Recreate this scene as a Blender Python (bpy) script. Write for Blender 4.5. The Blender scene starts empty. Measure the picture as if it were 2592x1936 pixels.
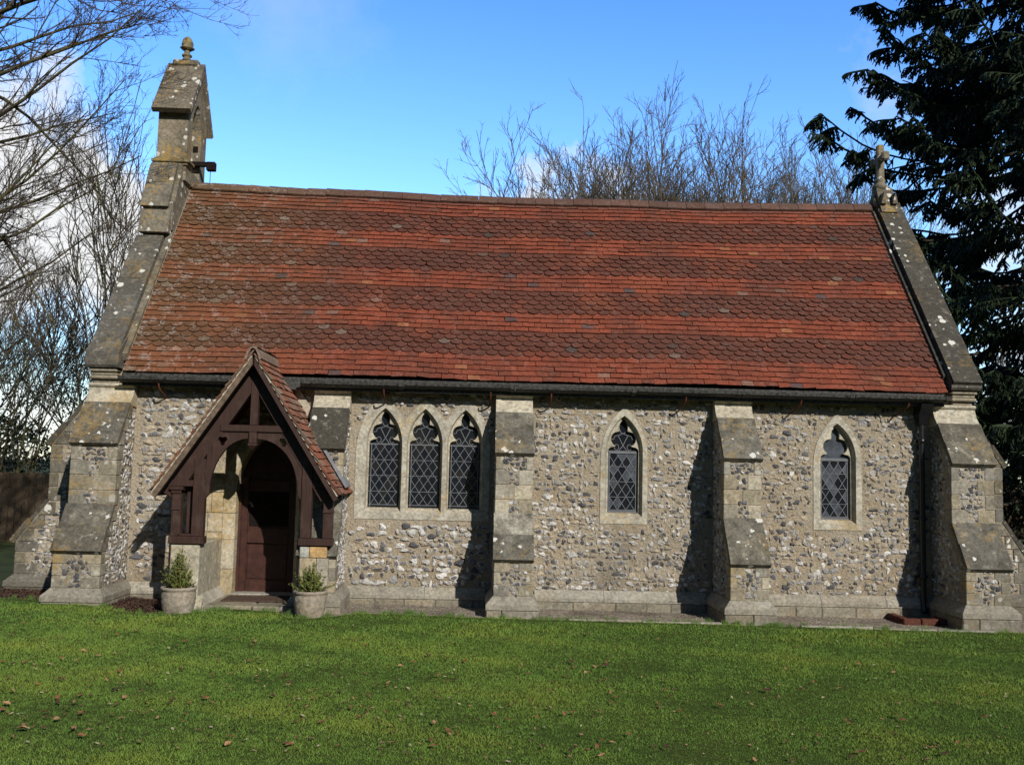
import bpy, math, random
import numpy as np
from mathutils import Matrix, Vector
from mathutils.geometry import tessellate_polygon

random.seed(7)
RNG = np.random.default_rng(11)
scene = bpy.context.scene
COL = scene.collection

# ------------------------------------------------------------------ camera
cam_d = bpy.data.cameras.new("camera")
cam_d.sensor_width = 36.0
cam_d.lens = 34.278
cam_d.clip_start = 0.1
cam_d.clip_end = 2000
cam = bpy.data.objects.new("camera", cam_d)
COL.objects.link(cam)
RM = [[0.999027083, 0.035047056, -0.026769224],
      [-0.037216843, 0.995651818, -0.085395446],
      [0.023659967, 0.086308629, 0.995987463]]
cam.matrix_world = Matrix(((RM[0][0], RM[0][2], -RM[0][1], 0.0),
                           (RM[1][0], RM[1][2], -RM[1][1], -12.8),
                           (RM[2][0], RM[2][2], -RM[2][1], 1.65),
                           (0, 0, 0, 1)))
scene.camera = cam

# ------------------------------------------------------------------ light
SUN_EL = math.radians(30.0)
SUN_AZ = math.radians(27.0)          # to the right of the wall's normal
sund = Vector((math.sin(SUN_AZ) * math.cos(SUN_EL), -math.cos(SUN_AZ) * math.cos(SUN_EL), math.sin(SUN_EL)))
sl = bpy.data.lights.new("sun", 'SUN')
sl.energy = 5.0
sl.angle = math.radians(0.6)
sl.color = (1.0, 0.945, 0.86)
so = bpy.data.objects.new("sun", sl)
COL.objects.link(so)
so.rotation_euler = (-sund).to_track_quat('-Z', 'Y').to_euler()
so.location = sund * 60

scene.view_settings.view_transform = 'Standard'
scene.view_settings.look = 'None'
scene.view_settings.exposure = 0.0
scene.view_settings.gamma = 1.0
scene.cycles.max_bounces = 5
scene.cycles.use_denoising = True


class NT:
    """small helper for building node trees"""
    def __init__(self, nt):
        self.nt = nt
        nt.nodes.clear()

    def n(self, typ, **kw):
        node = self.nt.nodes.new(typ)
        for k, v in kw.items():
            if k == 'ins':
                for kk, vv in v.items():
                    sock = node.inputs[kk]
                    if isinstance(vv, bpy.types.NodeSocket):
                        self.nt.links.new(vv, sock)
                    else:
                        sock.default_value = vv
            else:
                setattr(node, k, v)
        return node

    def math(self, op, a, b=0.0, c=0.0, clamp=False):
        return self.n('ShaderNodeMath', operation=op, use_clamp=clamp, ins={0: a, 1: b, 2: c}).outputs[0]

    def mix(self, f, a, b, blend='MIX'):
        nd = self.n('ShaderNodeMix', data_type='RGBA', blend_type=blend, clamp_factor=True)
        for key, v in ((0, f), (6, a), (7, b)):
            if isinstance(v, bpy.types.NodeSocket):
                self.nt.links.new(v, nd.inputs[key])
            else:
                nd.inputs[key].default_value = (*v, 1.0) if key != 0 and len(v) == 3 else v
        return nd.outputs[2]

    def noise(self, vec, scale, detail=3.0, rough=0.55, w=None):
        nd = self.n('ShaderNodeTexNoise', ins={'Vector': vec, 'Scale': scale, 'Detail': detail, 'Roughness': rough})
        return nd.outputs[0]

    def ramp(self, fac, lo, hi):
        nd = self.n('ShaderNodeMapRange', ins={0: fac, 1: lo, 2: hi, 3: 0.0, 4: 1.0})
        nd.clamp = True
        return nd.outputs[0]

    def bump(self, h, strength=0.5, dist=0.02):
        return self.n('ShaderNodeBump', ins={'Height': h, 'Strength': strength, 'Distance': dist}).outputs[0]


# ------------------------------------------------------------------ sky
world = bpy.data.worlds.new("World")
scene.world = world
world.use_nodes = True
w = NT(world.node_tree)
sky = w.n('ShaderNodeTexSky', sky_type='NISHITA')
sky.sun_disc = False
sky.sun_elevation = SUN_EL
sky.sun_rotation = math.atan2(sund.x, sund.y)
sky.altitude = 100
sky.air_density = 1.15
sky.dust_density = 0.25
sky.ozone_density = 2.5
SKY_STRENGTH = 0.058
geo = w.n('ShaderNodeTexCoord').outputs['Generated']
gx = w.n('ShaderNodeSeparateXYZ', ins={0: geo})
# deep, clean winter blue opposite the sun: paler and cyan low down, deeper higher up
tint = w.n('ShaderNodeValToRGB', ins={0: gx.outputs[2]})
tint.color_ramp.elements[0].position = 0.02; tint.color_ramp.elements[0].color = (0.42, 0.50, 0.62, 1)
tint.color_ramp.elements[1].position = 0.55; tint.color_ramp.elements[1].color = (0.54, 0.63, 1.0, 1)
em = tint.color_ramp.elements.new(0.24); em.color = (0.86, 0.88, 1.0, 1)
north = w.n('ShaderNodeMapRange', interpolation_type='SMOOTHSTEP', ins={0: gx.outputs[1], 1: 0.15, 2: 0.85, 3: 1.0, 4: 5.2}).outputs[0]
hs0 = w.n('ShaderNodeHueSaturation', ins={'Saturation': 1.25, 'Value': north, 'Color': sky.outputs[0]})
tintn = w.mix(w.math('MULTIPLY', w.math('SUBTRACT', north, 1.0), 0.24), (1, 1, 1), tint.outputs[0])
class _H: pass
hs = _H(); hs.outputs = [w.mix(1.0, hs0.outputs[0], tintn, 'MULTIPLY')]
warp = w.noise(geo, 9.0, 7.0, 0.6)
soft = w.noise(geo, 3.2, 5.0, 0.55)
mask = None
# (direction, angular radius, edge softness, strength): cumulus banks seen in the photograph
for d, rad, sof, amt in [((-0.445, 0.86, 0.225), 0.125, 0.05, 1.0), ((-0.36, 0.91, 0.195), 0.075, 0.05, 1.0),
                         ((0.05, 0.962, 0.222), 0.050, 0.035, 1.0),
                         ((0.12, 0.957, 0.225), 0.050, 0.035, 0.95), ((0.19, 0.945, 0.215), 0.040, 0.035, 0.7),
                         ((-0.20, 0.88, 0.462), 0.060, 0.12, 0.22), ((0.372, 0.863, 0.345), 0.016, 0.04, 0.32),
                         ((0.455, 0.86, 0.21), 0.035, 0.06, 0.75), ((0.50, 0.862, 0.12), 0.035, 0.06, 0.8), ((0.49, 0.868, 0.05), 0.03, 0.05, 0.9),
                         ((-0.41, 0.90, 0.035), 0.035, 0.05, 0.8)]:
    v = Vector(d).normalized()
    dist = w.n('ShaderNodeVectorMath', operation='DISTANCE', ins={0: geo, 1: tuple(v)}).outputs['Value']
    dd = w.math('ADD', dist, w.math('MULTIPLY', w.math('SUBTRACT', warp, 0.5), -0.26))
    m = w.math('MULTIPLY', w.n('ShaderNodeMapRange', ins={0: dd, 1: rad + sof * 0.5, 2: rad - sof * 0.5, 3: 0.0, 4: 1.0}).outputs[0], amt)
    mask = m if mask is None else w.math('MAXIMUM', mask, m)
bg1 = w.n('ShaderNodeBackground', ins={'Color': hs.outputs[0], 'Strength': SKY_STRENGTH})
ccol = w.mix(w.ramp(soft, 0.35, 0.62), (0.72, 0.78, 0.88), (1.0, 1.0, 1.0))
bg2 = w.n('ShaderNodeBackground', ins={'Color': ccol, 'Strength': 0.98})
mx = w.n('ShaderNodeMixShader', ins={0: mask, 1: bg1.outputs[0], 2: bg2.outputs[0]})
wo = w.n('ShaderNodeOutputWorld', ins={0: mx.outputs[0]})


# ------------------------------------------------------------------ materials
def new_mat(name, fn):
    m = bpy.data.materials.new(name)
    m.use_nodes = True
    t = NT(m.node_tree)
    p = t.n('ShaderNodeBsdfPrincipled')
    t.n('ShaderNodeOutputMaterial', ins={0: p.outputs[0]})
    fn(t, p)
    return m


def setp(t, p, **kw):
    for k, v in kw.items():
        k = {'base': 'Base Color', 'rough': 'Roughness', 'normal': 'Normal', 'spec': 'Specular IOR Level', 'metal': 'Metallic'}.get(k, k)
        if isinstance(v, bpy.types.NodeSocket):
            t.nt.links.new(v, p.inputs[k])
        else:
            p.inputs[k].default_value = (*v, 1.0) if isinstance(v, tuple) and len(v) == 3 else v


def vcol(t):
    return t.n('ShaderNodeAttribute', attribute_name='Col').outputs[0]


def pos(t):
    return t.n('ShaderNodeNewGeometry').outputs['Position']


def stone_mat(name, lichen_w=0.3, lichen_o=0.15, stain=0.5, bump=0.5, rough=0.9, pit=0.5):
    def fn(t, p):
        P = pos(t)
        c = vcol(t)
        n1 = t.noise(P, 3.1, 6.0, 0.68)
        n2 = t.noise(P, 26.0, 4.0, 0.65)
        n3 = t.noise(P, 90.0, 3.0, 0.7)
        n4 = t.noise(P, 8.0, 5.0, 0.7)
        c = t.mix(t.math('MULTIPLY', t.ramp(n1, 0.44, 0.62), stain), c, (0.070, 0.064, 0.052))
        c = t.mix(t.math('MULTIPLY', t.ramp(n4, 0.52, 0.66), stain * 0.8), c, (0.040, 0.038, 0.032))
        c = t.mix(t.math('MULTIPLY', t.ramp(n4, 0.44, 0.34), stain * 0.45), c, (0.46, 0.43, 0.36))
        c = t.mix(0.85, c, t.mix(t.ramp(n2, 0.3, 0.7), (0.55, 0.53, 0.50), (1.3, 1.28, 1.22)), 'MULTIPLY')
        c = t.mix(t.math('MULTIPLY', t.ramp(n3, 0.56, 0.66), pit), c, (0.05, 0.047, 0.042))
        wv = t.n('ShaderNodeVectorMath', operation='ADD', ins={0: P, 1: t.n('ShaderNodeVectorMath', operation='SCALE', ins={0: t.n('ShaderNodeTexNoise', ins={'Vector': P, 'Scale': 30.0, 'Detail': 3.0}).outputs['Color'], 'Scale': 0.06}).outputs[0]}).outputs[0]
        v = t.n('ShaderNodeTexVoronoi', ins={'Vector': wv, 'Scale': 10.0, 'Randomness': 1.0})
        sz = t.math('POWER', t.n('ShaderNodeSeparateColor', ins={0: v.outputs['Color']}).outputs[0], 2.3)
        ln = t.math('SUBTRACT', v.outputs['Distance'], t.math('MULTIPLY', t.math('MULTIPLY', sz, t.ramp(t.noise(P, 1.9, 3.0), 0.36, 0.62)), 0.60))
        c = t.mix(t.math('MULTIPLY', t.ramp(ln, 0.04, -0.04), lichen_w * 1.7, clamp=True), c, (0.55, 0.545, 0.50))
        o = t.ramp(t.math('MULTIPLY', t.noise(P, 17.0, 4.0, 0.7), t.noise(P, 1.7, 2.0)), 0.30, 0.36)
        c = t.mix(t.math('MULTIPLY', o, lichen_o * 2.0, clamp=True), c, (0.36, 0.22, 0.045))
        h = t.math('ADD', t.math('MULTIPLY', n2, 0.7), t.math('MULTIPLY', n3, 0.4))
        setp(t, p, base=c, rough=rough, spec=0.2, normal=t.bump(h, bump, 0.015))
    return new_mat(name, fn)


M_ASH = stone_mat("pale_limestone", 0.25, 0.2, 0.35, 0.4, pit=0.3)
M_WEATH = stone_mat("dark_weathered_stone", 0.7, 0.16, 0.75, 0.8, pit=0.8)
M_COPE = stone_mat("grey_coping_stone", 0.6, 0.12, 0.6, 0.6, pit=0.65)
M_BELL = stone_mat("lichened_bellcote_stone", 0.55, 0.3, 0.5, 0.7, pit=0.7)


def f_mortar(t, p):
    P = pos(t)
    n1 = t.noise(P, 1.3, 4.0, 0.6)
    n2 = t.noise(P, 34.0, 4.0, 0.7)
    n3 = t.noise(P, 9.0, 4.0, 0.6)
    c = t.mix(t.ramp(n1, 0.35, 0.65), (0.325, 0.265, 0.185), (0.385, 0.340, 0.265))
    c = t.mix(t.ramp(n3, 0.45, 0.75), c, (0.33, 0.31, 0.265))
    st_ = t.noise(P, 0.9, 6.0, 0.7)
    c = t.mix(t.math('MULTIPLY', t.ramp(st_, 0.52, 0.66), 0.45), c, (0.115, 0.105, 0.085))
    c = t.mix(0.8, c, t.mix(t.ramp(n2, 0.3, 0.72), (0.5, 0.48, 0.45), (1.35, 1.32, 1.28)), 'MULTIPLY')
    # damp, dirt and algae low on the wall and stains under the eaves
    z = t.n('ShaderNodeSeparateXYZ', ins={0: P}).outputs[2]
    damp = t.math('MULTIPLY', t.ramp(t.math('ADD', z, t.math('MULTIPLY', n1, 0.7)), 0.75, 0.25), 0.35)
    c = t.mix(damp, c, (0.10, 0.09, 0.06))
    setp(t, p, base=c, rough=0.95, spec=0.15, normal=t.bump(t.math('ADD', n2, t.math('MULTIPLY', n3, 1.2)), 0.9, 0.03))
M_MORTAR = new_mat("lime_mortar", f_mortar)


def f_flint(t, p):
    P = pos(t)
    c = vcol(t)
    n1 = t.noise(P, 22.0, 3.0, 0.6)
    n2 = t.noise(P, 75.0, 3.0, 0.7)
    c = t.mix(t.math('MULTIPLY', t.ramp(n1, 0.55, 0.62), 0.65), c, (0.052, 0.052, 0.058))
    lum = t.ramp(t.n('ShaderNodeSeparateColor', ins={0: vcol(t)}).outputs[0], 0.07, 0.30)
    c = t.mix(t.math('MULTIPLY', t.math('MULTIPLY', t.ramp(n2, 0.55, 0.62), t.math('ADD', t.math('MULTIPLY', lum, 0.7), 0.12)), 0.95), c, (0.58, 0.565, 0.54))
    c = t.mix(t.math('MULTIPLY', t.ramp(n2, 0.43, 0.36), 0.5), c, (0.20, 0.165, 0.125))
    st_ = t.noise(P, 0.9, 6.0, 0.7)
    c = t.mix(t.math('MULTIPLY', t.ramp(st_, 0.50, 0.64), 0.38), c, (0.085, 0.08, 0.07))
    setp(t, p, base=c, rough=0.55, spec=0.4, normal=t.bump(t.math('ADD', n2, n1), 0.8, 0.015))
M_FLINT = new_mat("flint", f_flint)


def f_tile(t, p):
    P = pos(t)
    c = vcol(t)
    xyz = t.n('ShaderNodeSeparateXYZ', ins={0: P})
    n1 = t.noise(P, 1.1, 4.0, 0.6)
    n2 = t.noise(P, 30.0, 4.0, 0.7)
    n3 = t.noise(P, 7.0, 4.0, 0.65)
    c = t.mix(t.math('MULTIPLY', t.ramp(n1, 0.46, 0.64), 0.55), c, (0.085, 0.036, 0.026))
    c = t.mix(t.math('MULTIPLY', t.ramp(n1, 0.44, 0.32), 0.35), c, (0.26, 0.075, 0.036))
    c = t.mix(0.8, c, t.mix(t.ramp(n2, 0.3, 0.7), (0.6, 0.58, 0.56), (1.3, 1.28, 1.25)), 'MULTIPLY')
    # algae and lichen gather at the west end
    west = t.ramp(t.math('ADD', xyz.outputs[0], t.math('MULTIPLY', n3, 2.0)), -0.6, -4.2)
    c = t.mix(t.math('MULTIPLY', west, 0.55), c, (0.12, 0.085, 0.035))
    lm = t.math('MULTIPLY', t.ramp(t.math('MULTIPLY', n3, t.math('ADD', n2, 0.25)), 0.42, 0.50), t.math('ADD', t.math('MULTIPLY', west, 0.42), 0.06))
    c = t.mix(lm, c, (0.42, 0.40, 0.36))
    setp(t, p, base=c, rough=0.85, spec=0.25, normal=t.bump(n2, 0.35, 0.01))
M_TILE = new_mat("clay_tile", f_tile)


def plain(name, base, rough=0.6, spec=0.4, var=0.35, scale=14.0, bump=0.2, metal=0.0, alt=None):
    def fn(t, p):
        P = pos(t)
        n = t.noise(P, scale, 5.0, 0.65)
        a = tuple(v * (1 - var) for v in base)
        b = alt or tuple(v * (1 + var) for v in base)
        c = t.mix(t.ramp(n, 0.32, 0.68), a, b)
        setp(t, p, base=c, rough=rough, spec=spec, metal=metal, normal=t.bump(t.noise(P, scale * 3, 4.0, 0.7), bump, 0.01))
    return new_mat(name, fn)


def f_timber(t, p):
    P = pos(t)
    G = t.n('ShaderNodeVectorMath', operation='MULTIPLY', ins={0: P, 1: (1.0, 1.0, 0.07)}).outputs[0]
    g1 = t.noise(G, 55.0, 5.0, 0.7)
    n1 = t.noise(P, 5.0, 4.0, 0.6)
    c = t.mix(t.ramp(g1, 0.3, 0.7), (0.021, 0.0095, 0.0072), (0.050, 0.0235, 0.0170))
    c = t.mix(t.math('MULTIPLY', t.ramp(n1, 0.52, 0.72), 0.5), c, (0.080, 0.054, 0.042))
    setp(t, p, base=c, rough=0.6, spec=0.3, normal=t.bump(g1, 0.35, 0.006))
M_TIMBER = new_mat("brown_painted_timber", f_timber)
M_DOOR = plain("red_brown_door_paint", (0.044, 0.0165, 0.0115), 0.5, 0.35, 0.4, 9.0)
M_VERGE = plain("weathered_verge_board", (0.12, 0.085, 0.06), 0.85, 0.2, 0.5, 18.0)
M_CREAM = plain("verge_mortar", (0.36, 0.32, 0.25), 0.9, 0.2, 0.35, 20.0)
M_DARK = plain("dark_void_boarding", (0.012, 0.009, 0.008), 0.9, 0.1, 0.3)
M_RAFTER = plain("red_brown_rafter", (0.16, 0.035, 0.018), 0.6, 0.3, 0.3)
M_IRON = plain("black_gutter_iron", (0.007, 0.007, 0.0075), 0.7, 0.25, 0.5, 28.0, 0.4, alt=(0.085, 0.085, 0.078))
M_PIPE = plain("black_pipe_paint", (0.012, 0.012, 0.014), 0.3, 0.5, 0.3)
M_RUST = plain("rusty_iron", (0.12, 0.035, 0.018), 0.8, 0.3, 0.5, 30.0)
M_LEADCAME = plain("lead_came", (0.115, 0.122, 0.135), 0.6, 0.35, 0.15)
M_LEADSHEET = plain("lead_sheet", (0.17, 0.18, 0.20), 0.55, 0.4, 0.25, 12.0)
M_GLASS = new_mat("dark_window_glass", lambda t, p: setp(t, p, base=(0.010, 0.012, 0.016), rough=0.06, spec=0.5))
M_GREYGLASS = plain("grey_glass_and_reflection", (0.050, 0.058, 0.072), 0.3, 0.4, 0.55, 9.0, 0.1)
M_BRICK = plain("red_brick", (0.085, 0.032, 0.022), 0.9, 0.15, 0.5, 30.0, 0.4)
M_POT = stone_mat("reconstituted_stone_pot", 0.12, 0.06, 0.3, 0.5, pit=0.25)
M_MAT = plain("brown_coir", (0.085, 0.058, 0.045), 0.95, 0.1, 0.5, 60.0, 0.8)
M_SOIL = plain("dark_soil", (0.03, 0.022, 0.016), 0.95, 0.1, 0.5, 60.0, 0.8)
M_FENCE = plain("old_brown_fence_wood", (0.07, 0.05, 0.032), 0.85, 0.2, 0.4, 20.0)
M_KERB = stone_mat("kerb_stone", 0.1, 0.05, 0.3, 0.4)


def f_leafcol(rough=0.6, trans=0.0, spec=0.3):
    def fn(t, p):
        setp(t, p, base=vcol(t), rough=rough, spec=spec)
    return fn
M_LEAF = new_mat("leaf", f_leafcol(0.6))
M_GRASS = new_mat("grass_blade", f_leafcol(0.65, spec=0.2))
M_DRYLEAF = plain("dry_leaf", (0.20, 0.078, 0.038), 0.75, 0.25, 0.45, 25.0, 0.3)
M_DRYLEAF2 = plain("pale_dry_leaf", (0.32, 0.175, 0.090), 0.75, 0.25, 0.35, 25.0, 0.3)
M_DRYLEAF3 = plain("dark_dry_leaf", (0.07, 0.030, 0.022), 0.75, 0.25, 0.4, 25.0, 0.3)


def f_bark(mossy):
    def fn(t, p):
        P = pos(t)
        c = vcol(t)
        n = t.noise(P, 2.5, 4.0, 0.6)
        n2 = t.noise(P, 40.0, 3.0, 0.7)
        c = t.mix(t.math('MULTIPLY', t.ramp(n, 0.45, 0.65), mossy), c, (0.115, 0.105, 0.025))
        c = t.mix(0.7, c, t.mix(t.ramp(n2, 0.3, 0.7), (0.6, 0.6, 0.6), (1.3, 1.3, 1.3)), 'MULTIPLY')
        setp(t, p, base=c, rough=0.85, spec=0.2, normal=t.bump(n2, 0.5, 0.02))
    return fn
M_BARK = new_mat("mossy_bark", f_bark(0.65))
M_BARK2 = new_mat("grey_bark", f_bark(0.15))
M_NEEDLE = new_mat("spruce_needles", f_leafcol(0.65, spec=0.2))


def f_lawn(t, p):
    P = pos(t)
    n = t.noise(P, 0.8, 5.0, 0.6)
    n2 = t.noise(P, 40.0, 4.0, 0.7)
    c = t.mix(t.ramp(n, 0.35, 0.65), (0.050, 0.085, 0.014), (0.080, 0.098, 0.018))
    c = t.mix(t.ramp(n2, 0.4, 0.7), c, (0.030, 0.045, 0.010))
    setp(t, p, base=c, rough=0.95, spec=0.1, normal=t.bump(n2, 0.8, 0.03))
M_LAWN = new_mat("lawn_soil_and_moss", f_lawn)


def f_gravel(t, p):
    P = pos(t)
    v = t.n('ShaderNodeTexVoronoi', ins={'Vector': P, 'Scale': 55.0, 'Randomness': 1.0})
    n = t.noise(P, 3.0, 4.0, 0.6)
    c = t.mix(t.n('ShaderNodeSeparateColor', ins={0: v.outputs['Color']}).outputs[0], (0.14, 0.115, 0.085), (0.42, 0.37, 0.30))
    c = t.mix(t.math('MULTIPLY', t.ramp(n, 0.4, 0.65), 0.6), c, (0.085, 0.060, 0.045))
    setp(t, p, base=c, rough=0.9, spec=0.2, normal=t.bump(v.outputs['Distance'], 0.9, 0.02))
M_GRAVEL = new_mat("gravel", f_gravel)


def f_mulch(t, p):
    P = pos(t)
    n = t.noise(P, 45.0, 4.0, 0.7)
    n2 = t.noise(P, 4.0, 3.0)
    c = t.mix(t.ramp(n, 0.35, 0.65), (0.035, 0.020, 0.014), (0.17, 0.10, 0.07))
    c = t.mix(t.ramp(n2, 0.5, 0.7), c, (0.08, 0.05, 0.04))
    setp(t, p, base=c, rough=0.95, spec=0.1, normal=t.bump(n, 1.0, 0.03))
M_MULCH = new_mat("bark_mulch", f_mulch)
M_GROUND = plain("rough_ground", (0.035, 0.045, 0.015), 0.95, 0.1, 0.4, 3.0, 0.6)


# ------------------------------------------------------------------ mesh helpers
class MB:
    """collects geometry chunks and links them as ONE mesh object"""
    def __init__(self):
        self.V, self.F, self.C, self.n = [], [], [], 0

    def add(self, V, faces, col=(0.3, 0.3, 0.3), mat=0, smooth=False):
        V = np.asarray(V, dtype=np.float64).reshape(-1, 3)
        c = np.asarray(col, dtype=np.float64)
        if c.ndim == 1:
            c = np.tile(c, (len(V), 1))
        self.V.append(V)
        self.C.append(c)
        for f in (faces if isinstance(faces, list) else [faces]):
            f = np.asarray(f, dtype=np.int64)
            if len(f):
                self.F.append((f + self.n, mat, smooth))
        self.n += len(V)
        return self

    def box(self, x0, x1, y0, y1, z0, z1, col=(0.3, 0.3, 0.3), mat=0, M=None, bev=0.0):
        if bev > 0:
            return self.bevbox(x0, x1, y0, y1, z0, z1, col, mat, M, bev)
        V = np.array([[x, y, z] for z in (z0, z1) for y in (y0, y1) for x in (x0, x1)], float)
        if M is not None:
            V = M(V)
        F = np.array([[0, 2, 3, 1], [4, 5, 7, 6], [0, 1, 5, 4], [2, 6, 7, 3], [0, 4, 6, 2], [1, 3, 7, 5]])
        return self.add(V, F, col, mat)

    def bevbox(self, x0, x1, y0, y1, z0, z1, col, mat, M, b):
        lo = np.array([x0, y0, z0], float); hi = np.array([x1, y1, z1], float)
        b = min(b, 0.3 * float((hi - lo).min()))
        V = []; idx = {}
        for sx in (0, 1):
            for sy in (0, 1):
                for sz in (0, 1):
                    s = (sx, sy, sz)
                    cor = np.where(np.array(s) == 1, hi, lo)
                    ins = np.where(np.array(s) == 1, hi - b, lo + b)
                    for a in range(3):
                        q = ins.copy(); q[a] = cor[a]
                        idx[(s, a)] = len(V); V.append(q)
        F4, F3 = [], []
        for a in range(3):
            o = [i for i in range(3) if i != a]
            for sd in (0, 1):
                ring = []
                for c0, c1 in ((0, 0), (1, 0), (1, 1), (0, 1)):
                    s = [0, 0, 0]; s[a] = sd; s[o[0]] = c0; s[o[1]] = c1
                    ring.append(idx[(tuple(s), a)])
                F4.append(ring if (sd == 1) == (a != 1) else ring[::-1])
            for c0 in (0, 1):
                for c1 in (0, 1):
                    s0 = [0, 0, 0]; s0[o[0]] = c0; s0[o[1]] = c1
                    s1 = list(s0); s1[a] = 1
                    F4.append([idx[(tuple(s0), o[0])], idx[(tuple(s0), o[1])], idx[(tuple(s1), o[1])], idx[(tuple(s1), o[0])]])
        for sx in (0, 1):
            for sy in (0, 1):
                for sz in (0, 1):
                    F3.append([idx[((sx, sy, sz), a)] for a in range(3)])
        V = np.array(V)
        if M is not None:
            V = M(V)
        return self.add(V, [np.array(F4), np.array(F3)], col, mat)

    def prism(self, outer, holes, d0, d1, to3, col=(0.3, 0.3, 0.3), mat=0):
        """2-D outline with holes, extruded from depth d0 to d1; to3(a, b, d) gives the 3-D point"""
        rings = [list(outer)] + [list(h) for h in holes]
        pts = [p for r in rings for p in r]
        tri = tessellate_polygon([[Vector((a, b, 0)) for a, b in r] for r in rings])
        n = len(pts)
        V = np.array([to3(a, b, d0) for a, b in pts] + [to3(a, b, d1) for a, b in pts], float)
        F3 = np.array([list(t) for t in tri] + [[t[2] + n, t[1] + n, t[0] + n] for t in tri])
        F4 = []
        o = 0
        for r in rings:
            k = len(r)
            for i in range(k):
                j = (i + 1) % k
                F4.append([o + i, o + j, o + j + n, o + i + n])
            o += k
        return self.add(V, [F3, np.array(F4)], col, mat)

    def loft(self, rings, col=(0.3, 0.3, 0.3), mat=0, closed=True, smooth=False, cap=False):
        k = len(rings[0])
        V = np.array([p for r in rings for p in r], float)
        F = []
        for i in range(len(rings) - 1):
            for j in range(k if closed else k - 1):
                j2 = (j + 1) % k
                F.append([i * k + j, i * k + j2, (i + 1) * k + j2, (i + 1) * k + j])
        Fs = [np.array(F)]
        if cap:
            Fs.append(np.array([list(range(k))[::-1]]))
            Fs.append(np.array([[(len(rings) - 1) * k + j for j in range(k)]]))
        return self.add(V, Fs, col, mat, smooth)

    def tubes(self, C, Rr, n=5, col=(0.1, 0.1, 0.1), mat=0, smooth=True):
        """C (N,K,3) centre lines, Rr (N,K) radii"""
        N, K = C.shape[:2]
        if N == 0:
            return self
        T = np.gradient(C, axis=1)
        T /= np.linalg.norm(T, axis=2, keepdims=True) + 1e-9
        ref = np.tile(np.array([0.31, 0.52, 0.79]), (N, 1))
        par = np.abs((T[:, 0] * ref).sum(1)) > 0.85
        ref[par] = np.array([0.8, -0.5, -0.3])
        A = np.cross(T, ref[:, None, :]); A /= np.linalg.norm(A, axis=2, keepdims=True) + 1e-9
        B = np.cross(T, A)
        ang = np.arange(n) / n * 2 * math.pi
        V = C[:, :, None, :] + Rr[:, :, None, None] * (np.cos(ang)[None, None, :, None] * A[:, :, None, :] + np.sin(ang)[None, None, :, None] * B[:, :, None, :])
        i = np.arange(N)[:, None, None] * K * n; k = np.arange(K - 1)[None, :, None] * n; j = np.arange(n)[None, None, :]
        j2 = (j + 1) % n
        F = np.stack([i + k + j, i + k + j2, i + k + n + j2, i + k + n + j], -1).reshape(-1, 4)
        c = np.asarray(col, float)
        if c.ndim == 2:
            c = np.repeat(c, K * n, axis=0)
        return self.add(V.reshape(-1, 3), F, c, mat, smooth)

    def build(self, name, mats, parent=None, loc=None):
        me = bpy.data.meshes.new(name)
        V = np.concatenate(self.V)
        if loc is not None:
            V = V - np.array(loc)
        me.vertices.add(len(V))
        me.vertices.foreach_set('co', V.astype(np.float32).ravel())
        sizes = np.concatenate([np.full(len(f), f.shape[1]) for f, _, _ in self.F])
        loops = np.concatenate([f.ravel() for f, _, _ in self.F])
        me.loops.add(len(loops))
        me.loops.foreach_set('vertex_index', loops.astype(np.int32))
        me.polygons.add(len(sizes))
        st = np.concatenate([[0], np.cumsum(sizes)[:-1]])
        me.polygons.foreach_set('loop_start', st.astype(np.int32))
        me.polygons.foreach_set('material_index', np.concatenate([np.full(len(f), m) for f, m, _ in self.F]).astype(np.int32))
        me.polygons.foreach_set('use_smooth', np.concatenate([np.full(len(f), s) for f, _, s in self.F]).astype(bool))
        at = me.attributes.new('Col', 'FLOAT_COLOR', 'POINT')
        c4 = np.ones((len(V), 4), np.float32)
        c4[:, :3] = np.concatenate(self.C)
        at.data.foreach_set('color', c4.ravel())
        for m in (mats if isinstance(mats, (list, tuple)) else [mats]):
            me.materials.append(m)
        me.update(calc_edges=True)
        me.validate()
        o = bpy.data.objects.new(name, me)
        COL.objects.link(o)
        if loc is not None:
            o.location = loc
        if parent is not None:
            setpar(o, parent)
        return o


def world_loc(o):
    v = Vector(o.location)
    while o.parent:
        o = o.parent
        # parts keep world coordinates, so only a top-level Empty moves its children
    return v


def setpar(o, parent):
    root = parent
    while root.parent:
        root = root.parent
    o.parent = parent
    if parent is root:
        o.matrix_parent_inverse = Matrix.Translation(-Vector(root.location))


def tag(o, label=None, cat=None, group=None, kind=None):
    if label: o['label'] = label
    if cat: o['category'] = cat
    if group: o['group'] = group
    if kind: o['kind'] = kind
    return o


def empty(name, loc, label, cat, group=None):
    o = bpy.data.objects.new(name, None)
    o.empty_display_size = 0.3
    COL.objects.link(o)
    o.location = loc
    return tag(o, label, cat, group)


def copy_tree(o, parent=None):
    c = o.copy()
    COL.objects.link(c)
    if parent is not None:
        c.parent = parent
    for ch in list(o.children):
        copy_tree(ch, c)
    return c


def jit(c, s=0.12):
    k = 1 + random.uniform(-s, s)
    h = random.uniform(-s, s) * 0.22
    return (c[0] * k * (1 + h), c[1] * k, c[2] * k * (1 - h))


def rjit(c, rnd, lo, hi):
    k = rnd.uniform(lo, hi); h = rnd.uniform(-0.025, 0.025)
    return (c[0] * k * (1 + h), c[1] * k, c[2] * k * (1 - 2 * h))


def xz(a, b, d):            # outline in X,Z; depth along Y
    return (a, d, b)


def yz(a, b, d):            # outline in Y,Z; depth along X
    return (d, a, b)


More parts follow.
